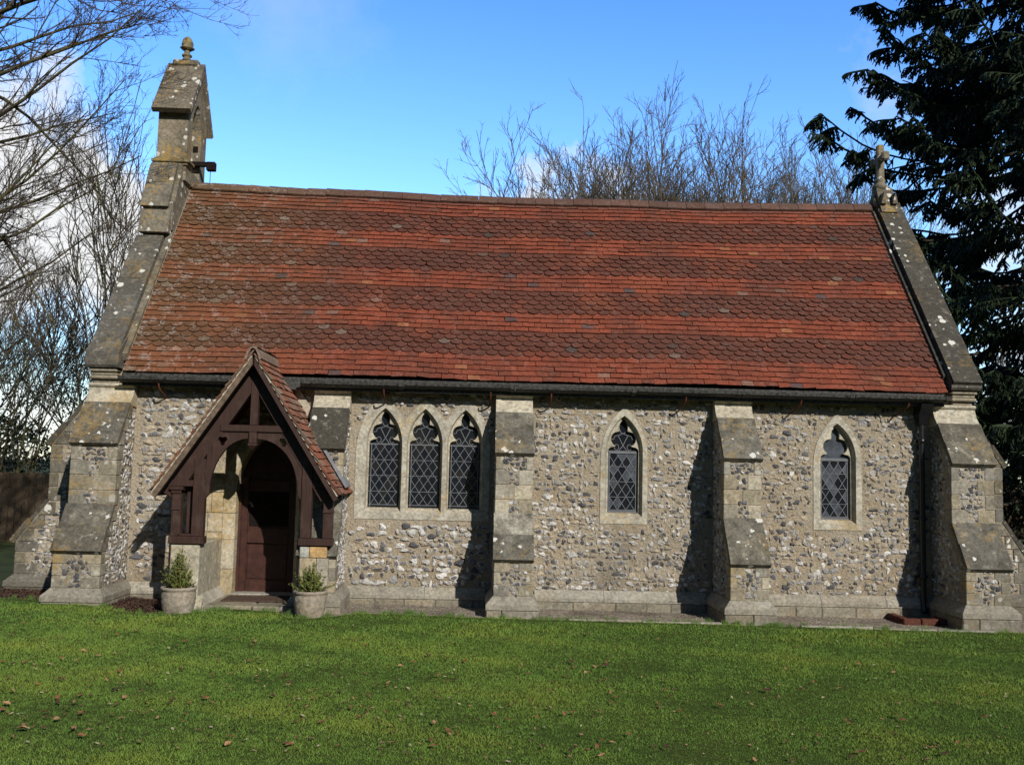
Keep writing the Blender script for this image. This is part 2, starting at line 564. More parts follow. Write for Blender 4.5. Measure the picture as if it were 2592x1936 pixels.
def gz(x, y=0.0):           # lie of the lawn
    return -0.118 - 0.0095 * x + 0.012 * math.sin(x * 0.9 + y * 0.5) * min(1.0, max(0.0, (-y - 1.5) / 2))


# flint nodules -----------------------------------------------------
_SEG, _RINGS = 9, 3


def flint_field(mb, A, B, W, H, to3, mat=0, prot=0.016, pal='mix', nx=None):
    """half-buried flints centred at (A,B) in a wall's own 2-D frame; to3 takes arrays a,b,d (d = out of the wall)"""
    N = len(A)
    if N == 0:
        return
    th = np.arange(_SEG) / _SEG * 2 * math.pi
    ph = RNG.uniform(0, 6.28, (N, 3))
    rad = 1 + 0.20 * np.cos(2 * th[None] + ph[:, :1]) + 0.18 * np.cos(3 * th[None] + ph[:, 1:2]) + 0.12 * np.cos(5 * th[None] + ph[:, 2:3])
    rings = [(1.0, -0.25), (0.86, 0.55), (0.5, 0.95)]
    a = []; b = []; d = []
    pr = RNG.uniform(0.45, 1.25, N) * prot
    for rr, hh in rings:
        k = RNG.uniform(0.9, 1.1, (N, _SEG))
        a.append(A[:, None] + W[:, None] * 0.5 * rad * rr * k * np.cos(th)[None])
        b.append(B[:, None] + H[:, None] * 0.5 * rad * rr * k * np.sin(th)[None])
        d.append(pr[:, None] * hh * RNG.uniform(0.75, 1.25, (N, _SEG)))
    a = np.concatenate(a + [A[:, None] + RNG.uniform(-.1, .1, (N, 1)) * W[:, None]], 1)
    b = np.concatenate(b + [B[:, None] + RNG.uniform(-.1, .1, (N, 1)) * H[:, None]], 1)
    d = np.concatenate(d + [pr[:, None]], 1)
    V = np.stack(to3(a, b, d), -1)
    nv = _SEG * 3 + 1
    F4 = []; F3 = []
    for r in range(2):
        for j in range(_SEG):
            j2 = (j + 1) % _SEG
            F4.append([r * _SEG + j, r * _SEG + j2, (r + 1) * _SEG + j2, (r + 1) * _SEG + j])
    for j in range(_SEG):
        F3.append([2 * _SEG + j, 2 * _SEG + (j + 1) % _SEG, 3 * _SEG])
    off = np.arange(N)[:, None, None] * nv
    F4 = (np.array(F4)[None] + off).reshape(-1, 4); F3 = (np.array(F3)[None] + off).reshape(-1, 3)
    # colours: white rind, grey, dark core, tan
    u = RNG.uniform(0, 1, N)
    base = np.empty((N, 3))
    p = {'mix': (0.52, 0.74, 0.84), 'dark': (0.10, 0.34, 0.90), 'pale': (0.48, 0.66, 0.72), 'warm': (0.34, 0.56, 0.64)}[pal]
    for m, c in ((u < p[0], (0.52, 0.505, 0.48)), ((u >= p[0]) & (u < p[1]), (0.27, 0.265, 0.26)), ((u >= p[1]) & (u < p[2]), (0.055, 0.058, 0.07)), (u >= p[2], (0.36, 0.295, 0.21))):
        base[m] = c
    base *= RNG.uniform(0.7, 1.2, (N, 1))
    C = np.repeat(base[:, None, :], nv, 1)
    knap = RNG.uniform(0, 1, N) < 0.27
    core = base.copy(); core[knap] = np.array((0.055, 0.055, 0.062)) * RNG.uniform(0.6, 2.6, (knap.sum(), 1))
    C[:, 2 * _SEG:, :] = core[:, None, :]
    C[:, _SEG:2 * _SEG] *= 1.1
    C *= RNG.uniform(0.85, 1.15, (N, nv, 1))
    mb.add(V.reshape(-1, 3), [F4, F3], C.reshape(-1, 3), mat)


def course_points(a0, a1, b0, b1, inside, wr=(0.04, 0.11), hr=(0.045, 0.08), fill=0.78):
    A, B, W, H = [], [], [], []
    b = b0
    while b < b1:
        h = random.uniform(*hr)
        a = a0 + random.uniform(-0.05, 0.02)
        while a < a1:
            ww = random.uniform(*wr)
            if random.random() < 0.22: ww *= 0.55
            if random.random() < fill:
                ca, cb = a + ww / 2, b + h / 2 + random.gauss(0, 0.012)
                if inside(ca, cb, ww * 0.5, h * 0.5):
                    A.append(ca); B.append(cb); W.append(ww * random.uniform(0.75, 1.25)); H.append(h * random.uniform(0.7, 1.15) * (0.7 if ww < 0.04 else 1))
            a += ww + random.uniform(0.0, 0.018)
        b += h
    return np.array(A), np.array(B), np.array(W), np.array(H)


# ================================================================== CHURCH
church = empty('church', (0.8, 2.3, -0.2), 'small flint country church with red tiled roof, bellcote and timber porch', 'church')
XW, XE = -4.98, 6.60            # outer faces of the gable walls
WT = 0.45
RY, RZ = 2.30, 5.90             # ridge
EY, EZ = -0.21, 2.755           # tile eave
SL = math.hypot(RY - EY, RZ - EZ)
TV = ((RY - EY) / SL, (RZ - EZ) / SL)       # up-slope direction in Y,Z
NV = (-TV[1], TV[0])                        # outward normal in Y,Z
C_PALE = (0.45, 0.415, 0.335); C_GREYST = (0.315, 0.295, 0.25); C_DARKST = (0.165, 0.155, 0.13); C_COPE = (0.118, 0.113, 0.103)
C_YELLOW = (0.43, 0.36, 0.24)


def arch(cx, hw, zb, zs, rise, n=12, foot=None):
    """pointed arch outline, anticlockwise from the lower left"""
    c = (rise ** 2 - hw ** 2) / (2 * hw)
    r = hw + c
    a1 = math.atan2(rise, c)
    pts = [(cx - hw, zb), (cx + hw, zb)]
    for i in range(n + 1):
        a = a1 * i / n
        pts.append((cx - c + r * math.cos(a), zs + r * math.sin(a)))
    for i in range(n - 1, -1, -1):
        a = a1 * i / n
        pts.append((cx + c - r * math.cos(a), zs + r * math.sin(a)))
    return pts


# ---- windows ------------------------------------------------------
CUSP = [(0.203, 0.0), (0.197, 0.03), (0.170, 0.052), (0.128, 0.060), (0.104, 0.070), (0.128, 0.084), (0.153, 0.112), (0.166, 0.150), (0.164, 0.190),
        (0.148, 0.225), (0.118, 0.250), (0.085, 0.258), (0.054, 0.268), (0.056, 0.300), (0.057, 0.335), (0.048, 0.372), (0.028, 0.402), (0.0, 0.432)]
HW = 0.207


def cusped(cx, zb, zs):
    r = [(cx - HW + .003, zb), (cx + HW - .003, zb)] + [(cx + a, zs + b) for a, b in CUSP]
    return r + [(cx - a, zs + b) for a, b in CUSP[-2::-1]]


def lead_lights(cx, zb, zs, parent, dw, dh, casement, greytop):
    Yg = 0.118
    x0, x1, z0, z1 = cx - HW, cx + HW, zb, zs
    g = MB()
    # separate diamond panes, each set at its own slight tilt
    bi = 0.030
    gx0, gx1, gz0, gz1 = x0 + bi, x1 - bi, z0 + bi, z1 - 0.008

    def clip(poly, ax, val, keep_less):
        out = []
        for i in range(len(poly)):
            p, q = poly[i], poly[(i + 1) % len(poly)]
            ip = (p[ax] <= val) if keep_less else (p[ax] >= val)
            iq = (q[ax] <= val) if keep_less else (q[ax] >= val)
            if ip: out.append(p)
            if ip != iq:
                s = (val - p[ax]) / (q[ax] - p[ax])
                out.append((p[0] + s * (q[0] - p[0]), p[1] + s * (q[1] - p[1])))
        return out
    ni = int((gx1 - gx0) / dw * 2) + 4; nj = int((gz1 - gz0) / dh * 2) + 4
    for i in range(-2, ni):
        for j in range(-2, nj):
            if (i + j) % 2 == 0: continue
            px, pz = gx0 + i * dw / 2, gz0 + j * dh / 2
            poly = [(px - dw / 2, pz), (px, pz - dh / 2), (px + dw / 2, pz), (px, pz + dh / 2)]
            for ax, val, less in ((0, gx0, False), (0, gx1, True), (1, gz0, False), (1, gz1, True)):
                if poly: poly = clip(poly, ax, val, less)
            if len(poly) < 3: continue
            tx, tz = random.gauss(0, 0.045), random.gauss(0, 0.035)
            grey = casement and random.random() < (0.42 if greytop else 0.20)  # some casement panes coloured grey, standing in for bright reflections
            g.add([(a, Yg + tx * (a - px) + tz * (b - pz), b) for a, b in poly], np.array([list(range(len(poly)))]), mat=1 if grey else 0)
    # border panes and head
    g.box(x0, x1, Yg + 0.006, Yg + 0.010, z0, z1, mat=0)
    g.box(x0 - 0.01, x1 + 0.01, Yg + 0.002, Yg + 0.009, z1, zs + 0.46, mat=1 if greytop else 0)
    pane = g.build('pane', [M_GLASS, M_GREYGLASS], parent)
    L = MB()
    wd = 0.0075

    def bar(a, b, wdt=wd, y=Yg - 0.006):
        (xa, za), (xb, zb_) = a, b
        l = math.hypot(xb - xa, zb_ - za)
        if l < 1e-4: return
        ux, uz = (xb - xa) / l, (zb_ - za) / l
        nx, nz = -uz * wdt / 2, ux * wdt / 2
        P = [(xa + nx, za + nz), (xb + nx, zb_ + nz), (xb - nx, zb_ - nz), (xa - nx, za - nz)]
        V = [(p[0], y, p[1]) for p in P] + [(p[0], y + 0.010, p[1]) for p in P]
        L.add(V, np.array([[0, 1, 2, 3], [7, 6, 5, 4], [0, 4, 5, 1], [1, 5, 6, 2], [2, 6, 7, 3], [3, 7, 4, 0]]))
    # lattice
    for sgn in (1, -1):
        for k in range(-30, 60):
            # lines through (gx0 + k*dw, gz0) with slope +-dh/dw
            s = sgn * dh / dw
            ts = []
            X0 = gx0 + k * dw
            pts = []
            for xx in (gx0, gx1):
                zz = gz0 + s * (xx - X0)
                if gz0 - 1e-6 <= zz <= gz1 + 1e-6: pts.append((xx, zz))
            for zz in (gz0, gz1):
                xx = X0 + (zz - gz0) / s
                if gx0 < xx < gx1: pts.append((xx, zz))
            if len(pts) >= 2:
                pts.sort()
                bar(pts[0], pts[-1], y=Yg - 0.006 + (0.0015 if sgn > 0 else 0))
    for xx in (gx0, gx1):
        bar((xx, z0), (xx, z1), 0.010, Yg - 0.008)
    bar((x0, gz0), (x1, gz0), 0.010, Yg - 0.0085)
    n = 4
    for k in range(1, n):
        zz = z0 + (z1 - z0) * k / n
        bar((x0, zz), (x1, zz), 0.007, Yg - 0.009)
    bar((x0, z1), (x1, z1), 0.016, Yg - 0.010)
    # scrolled leads in the cusped head
    if not greytop:
        for s in (-1, 1):
            path = [(0.0, 0.29), (0.05, 0.235), (0.105, 0.20), (0.115, 0.15), (0.07, 0.10), (0.04, 0.0)]
            path = [(0.05, 0.30), (0.03, 0.25), (-0.065, 0.21), (0.0, 0.08), (0.06, 0.0)] if s > 0 else [(-0.05, 0.30), (-0.03, 0.25), (0.065, 0.21), (0.0, 0.08), (-0.06, 0.0)]
            for a, b in zip(path[:-1], path[1:]):
                bar((cx + a[0], zs + a[1]), (cx + b[0], zs + b[1]), 0.009, Yg - 0.006 + 0.0012 * s)
            circ = [(0.085 * s + 0.030 * math.cos(t), 0.055 + 0.040 * math.sin(t)) for t in np.linspace(0, 6.283, 9)]
            for a, b in zip(circ[:-1], circ[1:]):
                bar((cx + a[0], zs + a[1]), (cx + b[0], zs + b[1]), 0.008, Yg - 0.007)
            arc = [(0.16 * s, 0.16), (0.125 * s, 0.16), (0.11 * s, 0.20), (0.065 * s, 0.215)]
            for a, b in zip(arc[:-1], arc[1:]):
                bar((cx + a[0], zs + a[1]), (cx + b[0], zs + b[1]), 0.008, Yg - 0.0075)
    if casement:
        for a, b in (((x0 + .008, z0 + .01), (x0 + .008, z1)), ((x1 - .008, z0 + .01), (x1 - .008, z1)), ((x0, z0 + .01), (x1, z0 + .01)), ((x0, z1 - .018), (x1, z1 - .018))):
            bar(a, b, 0.02, Yg - 0.016)
    L.build('lead_lattice', M_LEADCAME, parent)


def stone_window(name, centres, zb, zs, outline, sill_col, dw, dh, casement, greytop):
    f = MB()
    ch = 0.040 if casement else 0.026
    holes = [arch(c, HW + ch, zb - 0.055, zs - 0.005, 0.475) for c in centres]
    f.prism(outline, holes, -0.010, 0.06, xz, (0.43, 0.41, 0.35))
    for c, h in zip(centres, holes):
        inner = arch(c, HW + 0.006, zb, zs, 0.452)
        f.loft([[(a, -0.010, b) for a, b in h], [(a, 0.085, b) for a, b in inner], [(a, 0.15, b) for a, b in inner]], C_PALE)
        # tracery plate with its cusped light, chamfered edge
        o2 = arch(c, HW + 0.012, zb - 0.003, zs, 0.456)
        cu = cusped(c, zb, zs)
        f.prism(o2, [cu], 0.066, 0.112, xz, jit(C_PALE, 0.05))
    fr = f.build(name, [M_ASH], church)
    for i, c in enumerate(centres):
        lead_lights(c, zb, zs, fr, dw, dh, casement, greytop[i])
    return fr


def arch_outline(c, hw, zb, zs, rise):
    return arch(c, hw, zb, zs, rise, 10)


T3 = [-1.195, -0.670, -0.145]
tri_out = [(-1.56, 0.94), (0.185, 0.94), (0.185, 1.86)]
for a in np.linspace(0.05, 1, 8):       # right shoulder to the right apex
    tri_out.append((0.185 - 0.33 * (a ** 1.7), 1.86 + 0.635 * math.sin(a * math.pi / 2) ** 1.15))
for cA, cB in ((T3[2], T3[1]), (T3[1], T3[0])):
    mid = (cA + cB) / 2
    for s in (0.25, 0.5, 0.75):
        tri_out.append((cA + (mid - cA) * s, 2.495 - 0.265 * s ** 1.3))
    tri_out.append((mid, 2.23))
    for s in (0.75, 0.5, 0.25):
        tri_out.append((cB + (mid - cB) * s, 2.495 - 0.265 * s ** 1.3))
    tri_out.append((cB, 2.495))
tri_out[-1] = (T3[0], 2.495)
for a in np.linspace(0.93, 0.05, 8):
    tri_out.append((-1.56 + 0.365 * (a ** 1.7), 1.86 + 0.635 * math.sin(a * math.pi / 2) ** 1.15))
tri_out.append((-1.56, 1.86))
tri_hole = [(-1.51, 0.99), (0.135, 0.99), (0.135, 1.86), (-0.02, 2.28), (-0.145, 2.42), (-0.42, 2.16), (-0.67, 2.42), (-0.93, 2.16), (-1.195, 2.42), (-1.35, 2.28), (-1.51, 1.86)]

stone_window('triple_lancet_window', T3, 1.09, 1.912, tri_out, C_PALE, 0.1135, 0.168, False, [False, False, False])
W2C, W3C = 1.948, 4.79
w2 = stone_window('lancet_window', [W2C], 1.09, 1.89, arch(W2C, 0.310, 0.945, 1.80, 0.68), C_PALE, 0.1135, 0.178, True, [False])
tag(w2, 'lancet window beside the middle buttress, with dark diamond panes')
w3 = stone_window('lancet_window', [W3C], 1.06, 1.86, arch(W3C, 0.325, 0.925, 1.77, 0.68), C_PALE, 0.1135, 0.178, True, [True])
tag(w3, 'lancet window with a plain grey cusped head near the downpipe')


# ---- door opening -------------------------------------------------
DC, DHW = -2.70, 0.385
door_hole = arch(DC, DHW, -0.07, 1.28, 0.72, 12)

# ---- south wall with flints ---------------------------------------
wall = MB()
wall.prism([(XW + WT, -0.45), (XE - WT, -0.45), (XE - WT, 2.78), (XW + WT, 2.78)],
           [tri_hole, arch(W2C, 0.27, 0.99, 1.79, 0.64), arch(W3C, 0.285, 0.97, 1.76, 0.64), arch(DC, DHW + 0.05, -0.30, 1.28, 0.76)],
           0.0, 0.5, xz, C_GREYST, 0)
BUTT = [(-4.98, -4.41), (-2.10, -1.64), (0.25, 0.72), (3.12, 3.60), (6.03, 6.59)]


def in_arch(a, b, c, hw, zb, zs, rise, m=0.0):
    if b < zb - m: return False
    if b < zs: return abs(a - c) < hw + m
    k = (b - zs) / (rise + m)
    return k < 1 and abs(a - c) < (hw + m) * math.sqrt(max(0, 1 - k ** 1.6))


def ok_wall(a, b, rw, rh):
    for x0, x1 in BUTT:
        if x0 - rw < a < x1 + rw: return False
    if -3.62 < a < -2.02 and b < 2.12: return False
    if -1.56 - rw < a < 0.185 + rw and 0.93 - rh < b < 1.9: return False
    for c in T3:
        if in_arch(a, b, c, 0.345, 0.94, 1.86, 0.62, rw * 0.6): return False
    if -1.3 < a < -.05 and 1.8 < b < 2.25: return False
    if in_arch(a, b, W2C, 0.325, 0.94 - rh, 1.80, 0.69, rw * 0.8): return False
    if in_arch(a, b, W3C, 0.345, 0.92 - rh, 1.77, 0.69, rw * 0.8): return False
    return True


def south(a, b, d):
    return a, -d, b


for a0, a1, wr, hr, fill, pal, prot in [(-4.44, -2.0, (0.065, 0.16), (0.055, 0.10), 0.92, 'warm', 0.024),
                                        (-1.66, 0.27, (0.055, 0.155), (0.052, 0.093), 0.88, 'mix', 0.028),
                                        (0.70, 3.14, (0.042, 0.115), (0.047, 0.084), 0.76, 'pale', 0.021),
                                        (3.58, 6.05, (0.044, 0.115), (0.048, 0.085), 0.76, 'warm', 0.020)]:
    A, B, W_, H_ = course_points(a0, a1, 0.085, 2.66, ok_wall, wr, hr, fill)
    flint_field(wall, A, B, W_, H_, south, 1, prot, pal)
    # gallets and pebbles between
    n = int((a1 - a0) * 190)
    A = RNG.uniform(a0, a1, n); B = RNG.uniform(0.08, 2.66, n)
    kk = np.array([ok_wall(x, y, .02, .02) for x, y in zip(A, B)])
    A, B = A[kk], B[kk]
    flint_field(wall, A, B, RNG.uniform(.015, .04, len(A)), RNG.uniform(.012, .03, len(A)), south, 1, 0.010, pal)
nave = wall.build('nave_wall', [M_MORTAR, M_FLINT], church)

# inner lining that keeps the inside dark, and the north wall
inn = MB()
inn.box(XW + WT, XE - WT, 4.6, 5.05, -0.4, 2.78, C_GREYST)
inn.box(XW + WT, XE - WT, 0.5, 4.6, -0.35, -0.3, C_GREYST)
inn.build('north_wall', [M_MORTAR], church)

# ---- plinth -------------------------------------------------------
pl = MB()


def plinth_run(x0, x1):
    P = 0.085
    pl.prism([(0.0, -0.45), (0.0, 0.075), (-P + 0.012, -0.02), (-P + 0.012, -0.45)], [], x0, x1, yz, C_DARKST)
    x = x0
    while x < x1 - 0.01:                 # chamfered upper course
        l = min(random.uniform(0.55, 1.1), x1 - x)
        if x1 - x - l < 0.2: l = x1 - x
        pl.prism([(-0.01, -0.06), (-P, -0.06), (-P, -0.018), (-0.006, 0.082)], [], x + 0.003, x + l - 0.003, yz, jit(C_GREYST, 0.12))
        x += l
    x = x0
    while x < x1 - 0.01:                 # lower course
        l = min(random.uniform(0.3, 0.6), x1 - x)
        if x1 - x - l < 0.15: l = x1 - x
        pl.box(x + 0.005, x + l - 0.005, -P + random.uniform(-0.004, 0.006), -0.01, -0.42, -0.068, jit((0.25, 0.225, 0.175), 0.22), bev=0.012)
        x += l


for a, b in ((-4.41, -3.60), (-1.63, 0.17), (0.80, 3.04), (3.68, 5.95)):
    pl = MB()
    plinth_run(a, b)
    pl.build('plinth', [M_KERB], church)

# ---- buttresses ---------------------------------------------------
PROF = [(0.0, -0.4), (0.92, -0.4), (0.92, 0.53), (0.58, 1.05), (0.58, 1.82), (0.235, 2.32), (0.0, 2.45)]


def buttress(to3, width, name_label=None, flint_sides=(True, True), quoin_seed=0, head=True, plinth_h=0.09, whitecap=False, grime=1.0, sooty=False):
    """to3(u, v, z): u across, v out of the wall"""
    rnd = random.Random(quoin_seed)
    b = MB()
    w_ = width

    def MM(V):
        return np.array([to3(u, v, z) for u, v, z in V])
    b.prism(PROF, [], 0.012, w_ - 0.012, lambda v, z, u: to3(u, v, z), C_GREYST, 1)

    def face(v, z0, z1):
        # ashlar quoins with flint panels in a cross pattern between
        z = z0
        k = 0
        n = max(2, round((z1 - z0) / 0.165))
        hh = (z1 - z0) / n
        for i in range(n):
            narrow = (i % 2 == 1) if n > 3 else (i == 1)
            ql = (0.095 if narrow else 0.185) * w_ / 0.47 + rnd.uniform(-0.012, 0.012)
            qr = (0.095 if narrow else 0.18) * w_ / 0.47 + rnd.uniform(-0.012, 0.012)
            if i == n // 2 - (n % 2 == 0) and n > 3 and rnd.random() < 0.7:
                ql = w_ / 2; qr = w_ / 2
            za, zb = z0 + i * hh, z0 + (i + 1) * hh
            for u0, u1 in ((0.0, ql), (w_ - qr, w_)):
                dep = rnd.uniform(0.09, 0.14) if (i + (u0 > 0)) % 2 else rnd.uniform(0.20, 0.28)
                c = rnd.choice([C_PALE, C_GREYST, C_GREYST, (0.38, 0.335, 0.25), (0.33, 0.295, 0.22)])
                c = rjit(c, rnd, 0.82 * grime, 1.1 * grime)
                b.box(u0 + 0.003, u1 - 0.003, v - dep, v + 0.008, za + 0.004, zb - 0.004, c, 0, MM, bev=0.006)
            if w_ - qr - ql > 0.05:
                A, B, W2_, H2_ = course_points(ql, w_ - qr, za, zb, lambda a, bb, rw, rh: ql < a < w_ - qr, (0.045, 0.085), (0.045, 0.07), 1.0)
                if len(A):
                    flint_field(b, A, B, W2_, H2_, lambda a, bb, d: tuple(np.moveaxis(np.array(TV3(a, v + d, bb)), 0, 0)), 2, 0.015, 'dark')

    def TV3(a, vv, bb):
        r = to3(a, vv, bb)
        return r[0] + 0 * a, r[1] + 0 * a, r[2] + 0 * a
    face(0.92, 0.10, 0.53)
    face(0.58, 1.06, 1.80)
    # flint on the sides
    for si, on in enumerate(flint_sides):
        if not on: continue

        def inside(v, z, rw, rh):
            if z < 0.12 or z > 2.3: return False
            lim = 0.92 if z < 0.53 else (0.92 - 0.34 * (z - 0.53) / 0.52 if z < 1.05 else (0.58 if z < 1.82 else 0.58 - 0.345 * (z - 1.82) / 0.5))
            return v > 0.03 and v < lim - 0.17
        A, B, W2_, H2_ = course_points(0.0, 0.85, 0.12, 2.3, inside, (0.035, 0.08), (0.04, 0.065), 0.9)
        if si == 0:
            flint_field(b, A, B, W2_, H2_, lambda a, bb, d: TV3(0.012 - d, a, bb), 2, 0.016, 'mix')
        else:
            flint_field(b, A, B, W2_, H2_, lambda a, bb, d: TV3(w_ - 0.012 + d, a, bb), 2, 0.016, 'mix')
    o = b.build('buttress', [M_ASH, M_MORTAR, M_FLINT], church)
    if name_label: tag(o, name_label)
    # sloping weathering slabs
    for (va, za, vb, zb) in ((0.92, 0.53, 0.58, 1.05), (0.58, 1.81, 0.235, 2.32)):
        s = MB()
        L = math.hypot(vb - va, zb - za); dv, dz = (vb - va) / L, (zb - za) / L
        nv_, nz_ = dz, -dv
        for k, (s0, s1) in enumerate(((-0.05, 0.512), (0.520, 1.02))):
            for_th = 0.042 + 0.026 * (1 - k)
            p0 = (va + dv * L * s0, za + dz * L * s0); p1 = (va + dv * L * s1, za + dz * L * s1)
            poly = [p0, p1, (p1[0] + nv_ * for_th, p1[1] + nz_ * for_th), (p0[0] + nv_ * for_th, p0[1] + nz_ * for_th + 0.004)]
            c = rjit(C_DARKST, rnd, 0.85 * grime, 1.2 * grime)
            if whitecap and k == 1 and va > 0.8: c = (0.36, 0.34, 0.29)
            if sooty and va < 0.8: c = (0.055, 0.052, 0.042)
            s.prism(poly, [], -0.006 - 0.004 * (1 - k), w_ + 0.006 + 0.004 * (1 - k), lambda v, z, u: to3(u, v, z), c)
        # side quoins beneath the slab
        for k in range(3):
            t0 = k / 3
            pv, pz = va + (vb - va) * t0, za + (zb - za) * t0
            for u0, u1 in ((-0.002, 0.05), (w_ - 0.05, w_ + 0.002)):
                c = rjit(C_PALE, rnd, 0.75 * grime, 1.0 * grime)
                poly = [(pv - 0.20, pz + 0.004), (pv - 0.012, pz + 0.004), (pv + (vb - va) / 3 - 0.01, pz + (zb - za) / 3 - 0.004), (pv - 0.20, pz + (zb - za) / 3 - 0.004)]
                s.prism(poly, [], u0, u1, lambda v, z, u: to3(u, v, z), c)
        s.build('weathering', [M_WEATH], o)
    # head: pale concave stone with a roll
    if head:
        h = MB()
        pro = [(0.0, 2.30), (0.255, 2.325), (0.225, 2.37), (0.165, 2.44), (0.13, 2.52), (0.125, 2.545), (0.145, 2.555), (0.16, 2.575), (0.145, 2.597), (0.12, 2.605), (0.0, 2.607)]
        h.prism(pro, [], -0.004, w_ + 0.004, lambda v, z, u: to3(u, v, z), tuple(x * 1.05 for x in C_PALE))
        h.build('buttress_head', [M_ASH], o)
    # plinth
    p = MB()
    q = 0.085
    # chamfered course wraps three sides
    ring = [(-q, 0.0), (-q, 0.92 + q), (w_ + q, 0.92 + q), (w_ + q, 0.0)]
    ring2 = [(0.0, 0.0), (0.0, 0.92), (w_, 0.92), (w_, 0.0)]
    p.loft([[to3(u, v, -0.05) for u, v in ring], [to3(u, v, 0.012) for u, v in ring], [to3(u, v, 0.105) for u, v in ring2]], tuple(x * grime for x in C_GREYST), closed=False)
    nb = 3
    us = [-q + 0.002] + sorted(rnd.uniform(0.1, w_ - 0.1) for _ in range(1)) + [w_ + q - 0.002]
    for u0, u1 in zip(us[:-1], us[1:]):
        c = rjit((0.27, 0.245, 0.195), rnd, 0.75 * grime, 1.1 * grime)
        p.box(u0 + 0.003, u1 - 0.003, 0.55, 0.92 + q - 0.006, -0.42, -0.056, c, 0, MM, bev=0.012)
    for v0, v1 in ((0.0, 0.27), (0.277, 0.545)):
        c = rjit((0.25, 0.225, 0.18), rnd, 0.75 * grime, 1.1 * grime)
        p.box(-q + 0.006, w_ + q - 0.006, v0, v1, -0.42, -0.056, c, 0, MM, bev=0.012)
    p.build('plinth', [M_KERB], o)
    return o


def south_frame(x0):
    return lambda u, v, z: (x0 + u, -v, z)


blabels = ['corner buttress left of the porch, with yellow lichen', 'buttress behind the right slope of the porch roof, with black stains', 'buttress right of the triple window', 'buttress between the two single lancet windows', 'corner buttress right of the downpipe']
for i, (x0, x1) in enumerate(BUTT):
    buttress(south_frame(x0), x1 - x0, blabels[i], (i >= 2, i <= 2), 40 + i, whitecap=(i == 2), sooty=(i == 1), grime=(0.8, 0.85, 0.92, 0.9, 0.8)[i])
buttress(lambda u, v, z: (XW - v * 1.13, 0.40 + u, z), 0.55, 'buttress facing sideways at the bellcote end', (True, False), 61, head=False, grime=0.5)
buttress(lambda u, v, z: (XE + v, 0.85 - u, z), 0.55, 'buttress facing sideways beside the spruce', (False, True), 62, head=False, grime=0.5)

# ---- gable walls and copings --------------------------------------


def slope_pt(y, off=0.0):
    k = (RZ - EZ) / (RY - EY)
    return EZ + (y - EY) * k + off


